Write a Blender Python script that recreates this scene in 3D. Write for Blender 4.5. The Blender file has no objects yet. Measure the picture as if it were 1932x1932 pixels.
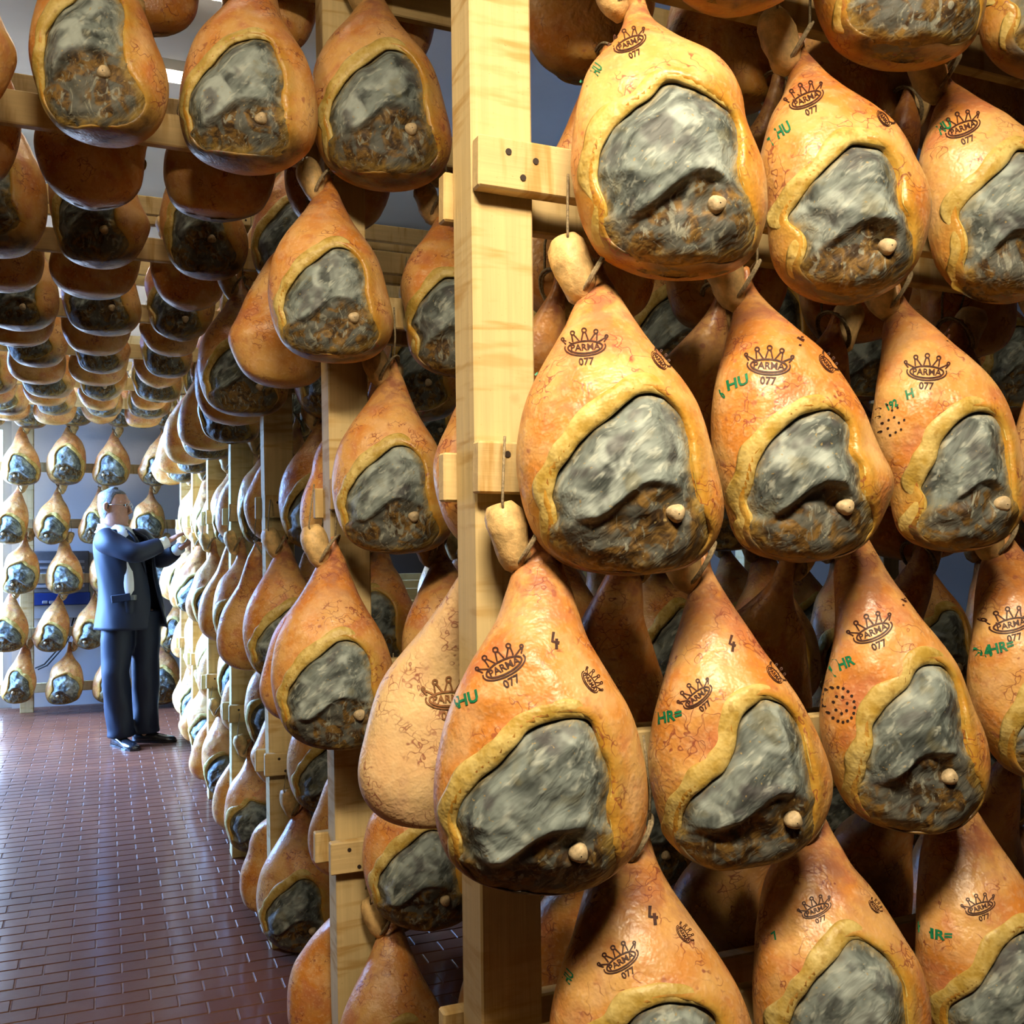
import bpy, bmesh, math, random
import numpy as np
from mathutils import Vector, Matrix
random.seed(7); rng = np.random.default_rng(7)
S = bpy.context.scene
C = S.collection

# ---------------------------------------------------------------- camera
FPX = 1857.0; HOR = 1011.0; TH = math.radians(22.5); CAMZ = 1.41
cs, sn = math.cos(TH), math.sin(TH)
cam_d = bpy.data.cameras.new('camera'); cam = bpy.data.objects.new('camera', cam_d); C.objects.link(cam)
cam_d.sensor_width = 36.0; cam_d.lens = 36.0 * FPX / 1932.0; cam_d.shift_y = (HOR - 966.0) / 1932.0
cam_d.clip_start = 0.05
cam.location = (0, 0, CAMZ); cam.rotation_euler = (math.pi / 2, 0, -TH)
S.camera = cam
S.view_settings.view_transform = 'Standard'; S.view_settings.look = 'None'
S.view_settings.exposure = 0.0; S.view_settings.gamma = 1.0
S.view_settings.use_curve_mapping = False

S.cycles.max_bounces = 3; S.cycles.adaptive_threshold = 0.04; S.cycles.diffuse_bounces = 1; S.cycles.glossy_bounces = 2; S.cycles.transmission_bounces = 1
S.cycles.use_light_tree = False; S.cycles.caustics_reflective = False; S.cycles.caustics_refractive = False

# ---------------------------------------------------------------- world and big lights
W = bpy.data.worlds.new('world'); S.world = W; W.use_nodes = True
W.node_tree.nodes['Background'].inputs[0].default_value = (0.62, 0.75, 1.0, 1)
W.node_tree.nodes['Background'].inputs[1].default_value = 0.02

def area(name, loc, target, sx, sy, power, col, spread=180):
    l = bpy.data.lights.new(name, 'AREA'); l.shape = 'RECTANGLE'; l.size = sx; l.size_y = sy
    l.energy = power; l.color = col; l.spread = math.radians(spread)
    o = bpy.data.objects.new(name, l); C.objects.link(o); o.location = loc
    o.rotation_euler = (Vector(target) - Vector(loc)).to_track_quat('-Z', 'Y').to_euler()
    return o
area('lamp_warm_front', (0.22, 0.00, 2.95), (0.90, 1.30, 1.3), 1.0, 0.20, 41, (1.0, 0.82, 0.57), 116)
area('lamp_warm_aisle', (-0.85, 1.35, 2.55), (0.45, 2.10, 1.25), 0.25, 0.9, 5.0, (1.0, 0.78, 0.50), 110)
area('daylight_window', (-2.50, 7.75, 1.75), (0.4, 6.75, 0.6), 2.0, 3.0, 1150, (0.22, 0.45, 1.0), 84)

# ---------------------------------------------------------------- pixel helpers
def depth_for(px, Y):
    u = (px - 966.0) / FPX
    return Y / (cs - u * sn)
def world_at(px, py, Y):
    u = (px - 966.0) / FPX; v = (HOR - py) / FPX; t = Y / (cs - u * sn)
    return Vector((t * (sn + u * cs), Y, CAMZ + v * t))

# ---------------------------------------------------------------- object helpers
def link(o, parent=None):
    C.objects.link(o)
    if parent is not None: o.parent = parent
    return o
def tag(o, label=None, cat=None, group=None, kind=None):
    if label: o['label'] = label
    if cat: o['category'] = cat
    if group: o['group'] = group
    if kind: o['kind'] = kind
    return o
def empty(name, loc, rz=0.0):
    o = bpy.data.objects.new(name, None); o.empty_display_size = 0.05
    C.objects.link(o); o.location = loc; o.rotation_euler = (0, 0, rz)
    return o
def mesh_from(name, verts, faces, mat=None, smooth=True):
    m = bpy.data.meshes.new(name)
    m.from_pydata([tuple(map(float, v)) for v in verts], [], faces)
    if smooth: m.polygons.foreach_set('use_smooth', [True] * len(m.polygons))
    if mat: m.materials.append(mat)
    m.update()
    return m
def obj(name, m, parent=None, loc=None, rot=None):
    o = bpy.data.objects.new(name, m); link(o, parent)
    if loc is not None: o.location = loc
    if rot is not None: o.rotation_euler = rot
    return o
def fattr(m, name, arr):
    a = m.attributes.new(name, 'FLOAT', 'POINT'); a.data.foreach_set('value', np.asarray(arr, dtype=np.float32))

def grid_faces(nr, nc, wrap=True, off=0):
    f = []
    for i in range(nr - 1):
        for j in range(nc if wrap else nc - 1):
            a = off + i * nc + j; b = off + i * nc + (j + 1) % nc
            f.append((a, b, b + nc, a + nc))
    return f
def tube(path, radii, seg=10, cap=True):
    """verts, faces of a round or elliptic tube along a path; radii: number or (a,b) each"""
    P = [Vector(p) for p in path]; n = len(P); vs = []; fs = []
    ref = Vector((0, 0, 1)); up = None
    for i in range(n):
        d = (P[min(i + 1, n - 1)] - P[max(i - 1, 0)]).normalized()
        if up is None:
            up = ref if abs(d.dot(ref)) < 0.9 else Vector((1, 0, 0))
        side = d.cross(up).normalized(); up = side.cross(d).normalized()
        r = radii[i] if isinstance(radii, (list, tuple)) else radii
        ra, rb = r if isinstance(r, (list, tuple)) else (r, r)
        for k in range(seg):
            a = 2 * math.pi * k / seg
            vs.append(P[i] + side * (ra * math.cos(a)) + up * (rb * math.sin(a)))
    fs = grid_faces(n, seg)
    if cap:
        fs.append(tuple(range(seg - 1, -1, -1))); fs.append(tuple((n - 1) * seg + k for k in range(seg)))
    return vs, fs
def merge(parts):
    V = []; F = []
    for vs, fs in parts:
        o = len(V); V += [Vector(v) for v in vs]; F += [tuple(i + o for i in f) for f in fs]
    return V, F
def box_mesh(name, x0, x1, y0, y1, z0, z1, mat, bev=0.002):
    bm = bmesh.new()
    bmesh.ops.create_cube(bm, size=1)
    for v in bm.verts:
        v.co = Vector(((x0 + x1) / 2 + v.co.x * (x1 - x0), (y0 + y1) / 2 + v.co.y * (y1 - y0), (z0 + z1) / 2 + v.co.z * (z1 - z0)))
    if bev: bmesh.ops.bevel(bm, geom=bm.edges[:], offset=bev, segments=1, affect='EDGES')
    m = bpy.data.meshes.new(name); bm.to_mesh(m); bm.free()
    if mat: m.materials.append(mat)
    return m
def box_vf(x0, x1, y0, y1, z0, z1):
    v = [(x, y, z) for z in (z0, z1) for y in (y0, y1) for x in (x0, x1)]
    return v, [(0, 2, 3, 1), (4, 5, 7, 6), (0, 1, 5, 4), (2, 6, 7, 3), (0, 4, 6, 2), (1, 3, 7, 5)]
def ellipsoid(c, r, ns=20, nr=12):
    vs = []; fs = []
    for i in range(nr + 1):
        p = math.pi * i / nr
        for j in range(ns):
            a = 2 * math.pi * j / ns
            vs.append((c[0] + r[0] * math.sin(p) * math.cos(a), c[1] + r[1] * math.sin(p) * math.sin(a), c[2] + r[2] * math.cos(p)))
    return vs, grid_faces(nr + 1, ns)

# ---------------------------------------------------------------- materials
class NT:
    def __init__(s, name):
        s.m = bpy.data.materials.new(name); s.m.use_nodes = True; s.t = s.m.node_tree; s.t.nodes.clear()
        s.out = s.t.nodes.new('ShaderNodeOutputMaterial'); s.b = s.t.nodes.new('ShaderNodeBsdfPrincipled')
        s.t.links.new(s.b.outputs[0], s.out.inputs[0])
    def n(s, typ, **kw):
        x = s.t.nodes.new(typ)
        for k, v in kw.items():
            if k.startswith('i_'):
                key = k[2:]
                key = int(key) if key.isdigit() else key
                s.put(x.inputs[key], v)
            else: setattr(x, k, v)
        return x
    def put(s, sock, v):
        if isinstance(v, bpy.types.NodeSocket): s.t.links.new(v, sock)
        elif isinstance(v, bpy.types.Node): s.t.links.new(v.outputs[0], sock)
        else:
            if isinstance(v, (tuple, list)) and len(v) == 3 and sock.type == 'RGBA': v = (*v, 1)
            sock.default_value = v
    def math(s, op, a, b=0.0, clamp=False):
        x = s.n('ShaderNodeMath', operation=op, use_clamp=clamp); s.put(x.inputs[0], a); s.put(x.inputs[1], b); return x.outputs[0]
    def mix(s, fac, a, b, mode='MIX'):
        x = s.n('ShaderNodeMix', data_type='RGBA', blend_type=mode); s.put(x.inputs[0], fac); s.put(x.inputs[6], a); s.put(x.inputs[7], b); return x.outputs[2]
    def ramp(s, v, lo, hi):
        x = s.n('ShaderNodeMapRange', interpolation_type='SMOOTHSTEP'); s.put(x.inputs[0], v); s.put(x.inputs[1], lo); s.put(x.inputs[2], hi); return x.outputs[0]
    def noise(s, vec, scale, detail=3, rough=0.55, dist=0.0, out=0):
        x = s.n('ShaderNodeTexNoise'); s.put(x.inputs['Vector'], vec); x.inputs['Scale'].default_value = scale
        x.inputs['Detail'].default_value = detail; x.inputs['Roughness'].default_value = rough; x.inputs['Distortion'].default_value = dist
        return x.outputs[out]
    def objvec(s, rand=True):
        tc = s.n('ShaderNodeTexCoord')
        if not rand: return tc.outputs['Object']
        oi = s.n('ShaderNodeObjectInfo')
        a = s.n('ShaderNodeVectorMath', operation='SCALE'); s.put(a.inputs[0], (7.3, 5.1, 9.7)); s.put(a.inputs[3], oi.outputs['Random'])
        b = s.n('ShaderNodeVectorMath', operation='ADD'); s.put(b.inputs[0], tc.outputs['Object']); s.put(b.inputs[1], a)
        s.rnd = oi.outputs['Random']
        return b.outputs[0]
    def scalev(s, v, sc, rot=None):
        x = s.n('ShaderNodeMapping'); s.put(x.inputs[0], v); x.inputs['Scale'].default_value = sc
        if rot: x.inputs['Rotation'].default_value = rot
        return x.outputs[0]
    def attr(s, name): return s.n('ShaderNodeAttribute', attribute_name=name).outputs['Fac']
    def bump(s, h, dist, strength=1.0, prev=None):
        x = s.n('ShaderNodeBump'); s.put(x.inputs['Height'], h); x.inputs['Distance'].default_value = dist; x.inputs['Strength'].default_value = strength
        if prev is not None: s.put(x.inputs['Normal'], prev)
        return x.outputs[0]
    def done(s, col=None, rough=None, spec=None, normal=None, **kw):
        if col is not None: s.put(s.b.inputs['Base Color'], col)
        if rough is not None: s.put(s.b.inputs['Roughness'], rough)
        if spec is not None: s.put(s.b.inputs['Specular IOR Level'], spec)
        if normal is not None: s.put(s.b.inputs['Normal'], normal)
        for k, v in kw.items(): s.put(s.b.inputs[k.replace('_', ' ')], v)
        return s.m

def mat_rind(name='ham_rind', pale=0.0):
    N = NT(name); v = N.objvec()
    big = N.noise(v, 9, 2); mid = N.noise(v, 32, 3, 0.6); fine = N.noise(v, 120, 1.5, 0.6)
    c = N.mix(N.ramp(big, 0.36, 0.64), (0.70, 0.262, 0.043), (0.80, 0.455, 0.145))
    blot = N.noise(v, 15, 2, 0.5, 0.5)
    c = N.mix(N.math('MULTIPLY', N.ramp(blot, 0.50, 0.72), 0.7), c, (0.60, 0.205, 0.095))
    c = N.mix(N.math('MULTIPLY', N.ramp(blot, 0.50, 0.30), 0.6), c, (0.84, 0.50, 0.235))
    c = N.mix(N.math('MULTIPLY', N.ramp(mid, 0.52, 0.78), 0.55), c, (0.86, 0.54, 0.235))
    c = N.mix(N.math('MULTIPLY', N.ramp(mid, 0.48, 0.28), 0.45), c, (0.54, 0.17, 0.06))
    c = N.mix(N.math('MULTIPLY', N.ramp(fine, 0.52, 0.72), 0.35), c, (0.88, 0.56, 0.30))
    # purple-brown shank skin
    c = N.mix(N.math('MULTIPLY', N.attr('shank'), N.ramp(mid, 0.35, 0.7)), c, (0.36, 0.115, 0.065))
    # yellow fat bleeding near the cut
    c = N.mix(N.attr('fat'), c, N.mix(N.ramp(mid, 0.35, 0.7), (0.56, 0.27, 0.026), (0.54, 0.335, 0.06)))
    lo = N.mix(N.ramp(mid, 0.38, 0.62), (0.050, 0.028, 0.011), (0.23, 0.13, 0.032))
    lo = N.mix(N.math('MULTIPLY', N.ramp(blot, 0.48, 0.60), 0.8), lo, (0.13, 0.135, 0.115))
    c = N.mix(N.math('MULTIPLY', N.attr('dirt'), N.ramp(big, 0.25, 0.5)), c, lo)
    if pale: c = N.mix(pale, c, (0.90, 0.70, 0.40))
    # veins
    wob = N.noise(v, 22, 2, 0.6, 0, 1)
    dv = N.n('ShaderNodeVectorMath', operation='MULTIPLY_ADD'); N.put(dv.inputs[0], wob); N.put(dv.inputs[1], (0.15, 0.15, 0.15)); N.put(dv.inputs[2], v)
    vo = N.n('ShaderNodeTexVoronoi', feature='DISTANCE_TO_EDGE'); N.put(vo.inputs['Vector'], dv); vo.inputs['Scale'].default_value = 22
    line = N.math('SUBTRACT', 1.0, N.ramp(vo.outputs['Distance'], 0.0, 0.05))
    vein = N.math('MULTIPLY', N.math('MULTIPLY', line, N.ramp(N.noise(v, 17, 1), 0.47, 0.62)), 0.8)
    c = N.mix(vein, c, (0.23, 0.032, 0.028))
    c = N.mix(N.math('MULTIPLY', N.ramp(N.noise(v, 46, 1), 0.70, 0.80), 0.55), c, (0.28, 0.05, 0.05))
    h = N.math('ADD', N.math('MULTIPLY', mid, 0.8), N.math('MULTIPLY', fine, 0.3))
    return N.done(c, N.math('ADD', 0.24, N.math('MULTIPLY', fine, 0.30)), 0.6, N.bump(h, 0.005, 0.7))
def mat_fat():
    N = NT('ham_fat'); v = N.objvec(); a = N.noise(v, 30, 3, 0.65); f = N.noise(v, 75, 2)
    c = N.mix(N.ramp(a, 0.3, 0.70), (0.50, 0.32, 0.052), (0.74, 0.57, 0.200))
    c = N.mix(N.math('MULTIPLY', N.ramp(f, 0.54, 0.72), 0.6), c, (0.36, 0.205, 0.032))
    return N.done(c, 0.45, 0.45, N.bump(N.math('ADD', a, N.math('MULTIPLY', f, 0.5)), 0.005, 0.7))
def mat_cut():
    N = NT('ham_mould'); v = N.objvec()
    st = N.scalev(N.scalev(v, (1, 1, 1), (0, math.radians(-48), 0)), (1.0, 1.0, 0.30))
    a = N.noise(st, 28, 3, 0.65, 0.6); b = N.noise(st, 85, 2, 0.6, 0.3); d = N.noise(v, 15, 2, 0.5, 0.8)
    up = N.mix(N.ramp(a, 0.34, 0.66), (0.048, 0.058, 0.055), (0.235, 0.280, 0.262))
    up = N.mix(N.math('MULTIPLY', N.ramp(d, 0.50, 0.68), 0.85), up, (0.42, 0.485, 0.455))
    up = N.mix(N.math('MULTIPLY', N.ramp(b, 0.54, 0.70), 0.55), up, (0.52, 0.56, 0.49))
    p = N.noise(v, 20, 2)
    up = N.mix(N.math('MULTIPLY', N.ramp(p, 0.52, 0.68), 0.65), up, (0.066, 0.060, 0.066))
    up = N.mix(N.math('MULTIPLY', N.ramp(p, 0.42, 0.30), 0.35), up, (0.22, 0.19, 0.07))
    e = N.noise(v, 34, 3, 0.65, 1.4)
    lo = N.mix(N.ramp(e, 0.36, 0.66), (0.040, 0.022, 0.009), (0.22, 0.125, 0.030))
    lo = N.mix(N.math('MULTIPLY', N.ramp(N.noise(v, 18, 2, 0.5, 1.6), 0.46, 0.58), 0.85), lo, (0.105, 0.115, 0.102))
    lo = N.mix(N.math('MULTIPLY', N.ramp(N.noise(N.scalev(v, (1, 1, 0.5)), 44, 3, 0.6, 1.8), 0.55, 0.66), 0.8), lo, (0.29, 0.30, 0.24))
    c = N.mix(N.attr('low'), up, lo)
    c = N.mix(N.math('MULTIPLY', N.attr('edge'), N.ramp(b, 0.25, 0.75)), c, (0.36, 0.24, 0.055))
    c = N.mix(N.math('MULTIPLY', N.ramp(N.noise(v, 150, 1), 0.70, 0.76), 0.7), c, (0.40, 0.30, 0.12))
    h = N.math('ADD', N.math('MULTIPLY', a, 0.8), N.math('MULTIPLY', b, 0.5))
    return N.done(c, 0.62, 0.35, N.bump(h, 0.006, 0.8))
def mat_simple(name, col, rough=0.5, spec=0.4, nscale=0, nam=0.25, bump=0.0, metal=0.0):
    N = NT(name)
    c = col; nm = None
    if nscale:
        v = N.objvec(); a = N.noise(v, nscale, 4, 0.6)
        c = N.mix(N.ramp(a, 0.3, 0.7), tuple(x * (1 - nam) for x in col), tuple(min(1, x * (1 + nam)) for x in col))
        if bump: nm = N.bump(a, bump, 0.7)
    return N.done(c, rough, spec, nm, Metallic=metal)
def mat_wood(name, base, dark, axis=2):
    N = NT(name); v = N.objvec()
    sc = [70.0, 70.0, 70.0]; sc[axis] = 2.2
    g = N.noise(N.scalev(v, sc), 1.0, 4, 0.6, 0.4)
    big = N.noise(v, 5, 2)
    c = N.mix(N.ramp(g, 0.30, 0.72), tuple(x * 0.86 for x in base), base)
    # saw bands across the board
    sb = [5.0, 5.0, 5.0]; sb[axis] = 34.0
    band = N.noise(N.scalev(v, sb), 1.0, 3, 0.55, 0.3)
    c = N.mix(N.math('MULTIPLY', N.math('MULTIPLY', N.ramp(band, 0.48, 0.66), N.ramp(big, 0.34, 0.56)), 0.85), c, dark)
    speck = N.ramp(N.noise(v, 190, 2), 0.69, 0.78)
    c = N.mix(N.math('MULTIPLY', speck, 0.4), c, tuple(x * 0.5 for x in dark))
    # knots
    vo = N.n('ShaderNodeTexVoronoi', feature='F1'); N.put(vo.inputs['Vector'], N.scalev(v, (1, 1, 1))); vo.inputs['Scale'].default_value = 4.5
    k = N.math('SUBTRACT', 1.0, N.ramp(vo.outputs['Distance'], 0.03, 0.075))
    c = N.mix(N.math('MULTIPLY', k, 0.55), c, tuple(x * 0.6 for x in dark))
    return N.done(c, 0.68, 0.3, N.bump(N.math('ADD', g, N.math('MULTIPLY', band, 0.5)), 0.002, 0.6))

M_RIND = mat_rind(); M_RINDP = mat_rind('ham_rind_pale', 0.55); M_FAT = mat_fat(); M_CUT = mat_cut()
M_BONE = mat_simple('ham_bone', (0.56, 0.43, 0.25), 0.5, 0.4, 60, 0.35, 0.003)
M_HOCK = mat_simple('ham_hock', (0.72, 0.48, 0.20), 0.5, 0.4, 32, 0.32, 0.006)
M_CORD = mat_simple('hemp_cord', (0.30, 0.235, 0.14), 0.85, 0.2, 220, 0.4, 0.002)
M_BRAND = mat_simple('burnt_brand', (0.060, 0.018, 0.010), 0.55, 0.4, 150, 0.5)
M_BRAND2 = mat_simple('faint_brand', (0.30, 0.13, 0.05), 0.6, 0.3, 150, 0.4)
M_GREEN = mat_simple('green_ink', (0.010, 0.20, 0.085), 0.5, 0.4, 120, 0.3)
M_DOTS = mat_simple('black_ink', (0.035, 0.018, 0.014), 0.6, 0.3)
M_POST = mat_wood('pine_post', (0.80, 0.60, 0.285), (0.54, 0.31, 0.085), 2)
M_RAIL = mat_wood('pine_rail', (0.78, 0.57, 0.265), (0.50, 0.285, 0.075), 0)
M_NAIL = mat_simple('iron_nail', (0.035, 0.022, 0.015), 0.6, 0.4)

# ---------------------------------------------------------------- room
def mat_plaster(name, col):
    N = NT(name); v = N.objvec(False); a = N.noise(v, 1.3, 4, 0.6); b = N.noise(v, 40, 3)
    c = N.mix(N.ramp(a, 0.35, 0.7), tuple(x * 0.93 for x in col), col)
    return N.done(c, 0.85, 0.2, N.bump(b, 0.002, 0.4))
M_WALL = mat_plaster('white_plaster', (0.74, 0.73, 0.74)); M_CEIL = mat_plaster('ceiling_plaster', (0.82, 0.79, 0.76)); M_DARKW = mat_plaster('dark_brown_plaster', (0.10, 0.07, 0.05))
def mat_tile():
    N = NT('terracotta_tile'); g = N.n('ShaderNodeNewGeometry'); v = g.outputs['Position']
    r = g.outputs['Random Per Island']; big = N.noise(v, 1.1, 3); sm = N.noise(v, 30, 4, 0.6)
    c = N.mix(r, (0.110, 0.031, 0.012), (0.155, 0.046, 0.018))
    c = N.mix(N.math('MULTIPLY', N.ramp(big, 0.45, 0.68), 0.55), c, (0.080, 0.025, 0.012))
    c = N.mix(N.math('MULTIPLY', N.ramp(sm, 0.5, 0.75), 0.3), c, (0.18, 0.062, 0.030))
    return N.done(c, N.math('ADD', 0.42, N.math('MULTIPLY', sm, 0.20)), 0.25, N.bump(sm, 0.0015, 0.5), Coat_Weight=0.34, Coat_Roughness=0.14)
M_TILE = mat_tile()
M_GROUT = mat_simple('grout', (0.24, 0.15, 0.115), 0.75, 0.3, 30, 0.2)
ENDY = 9.0; CEIL = 4.3; XL = -2.6; XR = 5.5
def plane_box(name, *b, mat): return tag(obj(name, box_mesh(name, *b, mat, 0)), kind='structure')
floor = plane_box('floor', XL, XR, -2.5, ENDY + 0.2, -0.12, -0.0025, mat=M_GROUT)
plane_box('ceiling', XL - 0.2, XR, -2.5, ENDY + 0.2, CEIL, CEIL + 0.15, mat=M_CEIL)
gx0, gx1, gz1 = -1.95, -0.70, 2.35
vf = merge([box_vf(XL - 0.2, gx0, ENDY, ENDY + 0.2, -0.0025, CEIL), box_vf(gx1, XR, ENDY, ENDY + 0.2, -0.0025, CEIL), box_vf(gx0, gx1, ENDY, ENDY + 0.2, gz1, CEIL)])
tag(obj('wall_end', mesh_from('wall_end', *vf, M_WALL, False)), kind='structure')
# left wall with a window opening
wy0, wy1, wz0, wz1 = 6.7, 8.8, 0.35, 3.6
vf = merge([box_vf(XL - 0.2, XL, -2.5, wy0, -0.0025, CEIL), box_vf(XL - 0.2, XL, wy1, ENDY, -0.0025, CEIL),
            box_vf(XL - 0.2, XL, wy0, wy1, -0.0025, wz0), box_vf(XL - 0.2, XL, wy0, wy1, wz1, CEIL)])
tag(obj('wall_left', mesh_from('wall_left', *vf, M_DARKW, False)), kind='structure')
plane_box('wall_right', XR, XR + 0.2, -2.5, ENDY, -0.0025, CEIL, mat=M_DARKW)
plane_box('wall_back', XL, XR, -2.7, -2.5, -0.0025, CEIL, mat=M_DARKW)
plane_box('added_dark_wall', 1.35, XR, ENDY - 0.06, ENDY - 0.001, -0.0025, CEIL, mat=M_DARKW)  # added dark sheet hiding the daylit end wall behind the rack gaps
# floor tiles: running bond, long side across the aisle
TL, TW, GAP = 0.156, 0.078, 0.004
def tile_vf(cx, cy, dz):
    a, b = (TL - GAP) / 2, (TW - GAP) / 2; e = 0.0022
    v = [(cx - a, cy - b, -0.002), (cx + a, cy - b, -0.002), (cx + a, cy + b, -0.002), (cx - a, cy + b, -0.002),
         (cx - a + e, cy - b + e, dz), (cx + a - e, cy - b + e, dz), (cx + a - e, cy + b - e, dz), (cx - a + e, cy + b - e, dz)]
    return v, [(4, 5, 6, 7), (0, 1, 5, 4), (1, 2, 6, 5), (2, 3, 7, 6), (3, 0, 4, 7)]
single = []; rest = []
ny = int((ENDY - 0.3) / TW)
for r in range(ny):
    cy = 0.3 + (r + 0.5) * TW
    for q in range(int((3.2 - XL) / TL)):
        cx = XL + (q + 0.5 + 0.5 * (r % 2)) * TL
        t = cx * sn + cy * cs; px = 966 + FPX * (cx * cs - cy * sn) / t; py = HOR + FPX * CAMZ / t
        vis = -20 < px < 640 and py < 1960 and cx < 0.60 and not (px > 500 and py < 1560)
        (single if vis else rest).append((t, cx, cy))
single.sort(); rest += single[300:]; single = single[:300]
tm = mesh_from('tile', *tile_vf(0, 0, 0.0005), M_TILE, False)
for t, cx, cy in single:
    obj('tile', tm, floor, (cx, cy, random.uniform(-0.0006, 0.0006)))
vf = merge([tile_vf(cx, cy, random.uniform(0, 0.001)) for t, cx, cy in rest])
tag(obj('tile_field', mesh_from('tile_field', *vf, M_TILE, False), floor), kind='stuff')

# ---------------------------------------------------------------- hams
def vnoise(x, z, freq, seed):
    """smooth value noise in -1..1 on numpy arrays"""
    r = np.random.default_rng(seed).uniform(-1, 1, (64, 64))
    X = np.asarray(x) * freq + 17.3; Z = np.asarray(z) * freq + 41.7
    i = np.floor(X).astype(int); j = np.floor(Z).astype(int); fx = X - i; fz = Z - j
    fx = fx * fx * (3 - 2 * fx); fz = fz * fz * (3 - 2 * fz)
    g = lambda a, b: r[a % 64, b % 64]
    return (g(i, j) * (1 - fx) + g(i + 1, j) * fx) * (1 - fz) + (g(i, j + 1) * (1 - fx) + g(i + 1, j + 1) * fx) * fz
def sstep(a, b, x):
    t = np.clip((np.asarray(x, float) - a) / (b - a), 0, 1); return t * t * (3 - 2 * t)
def catmull(P, n, closed):
    P = np.asarray(P, float); m = len(P); out = []
    segs = m if closed else m - 1
    # resample by chord length so that points spread evenly
    for i in range(segs):
        p0, p1, p2, p3 = [P[k % m] if closed else P[min(max(k, 0), m - 1)] for k in (i - 1, i, i + 1, i + 2)]
        for u in np.linspace(0, 1, 12, endpoint=False):
            out.append(0.5 * (2 * p1 + (p2 - p0) * u + (2 * p0 - 5 * p1 + 4 * p2 - p3) * u * u + (3 * p1 - p0 - 3 * p2 + p3) * u ** 3))
    if not closed: out.append(P[-1])
    Q = np.array(out)
    if closed: Q = np.vstack([Q, Q[:1]])
    d = np.r_[0, np.cumsum(np.linalg.norm(np.diff(Q, axis=0), axis=1))]
    s = np.linspace(0, d[-1], n, endpoint=not closed)
    return np.stack([np.interp(s, d, Q[:, k]) for k in range(Q.shape[1])], 1)
def poly_sd(x, z, poly):
    """signed distance to closed polygon, positive inside"""
    x = np.asarray(x, float); z = np.asarray(z, float); sh = x.shape; x = x.ravel(); z = z.ravel()
    best = np.full(x.shape, 1e9); inside = np.zeros(x.shape, bool)
    n = len(poly)
    for k in range(n):
        ax, az = poly[k]; bx, bz = poly[(k + 1) % n]
        ex, ez = bx - ax, bz - az; L = ex * ex + ez * ez + 1e-12
        t = np.clip(((x - ax) * ex + (z - az) * ez) / L, 0, 1)
        best = np.minimum(best, (x - ax - t * ex) ** 2 + (z - az - t * ez) ** 2)
        c = (az > z) != (bz > z)
        inside ^= c & (x < (bx - ax) * (z - az) / (bz - az + 1e-12) + ax)
    return (np.where(inside, 1, -1) * np.sqrt(best)).reshape(sh)

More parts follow.
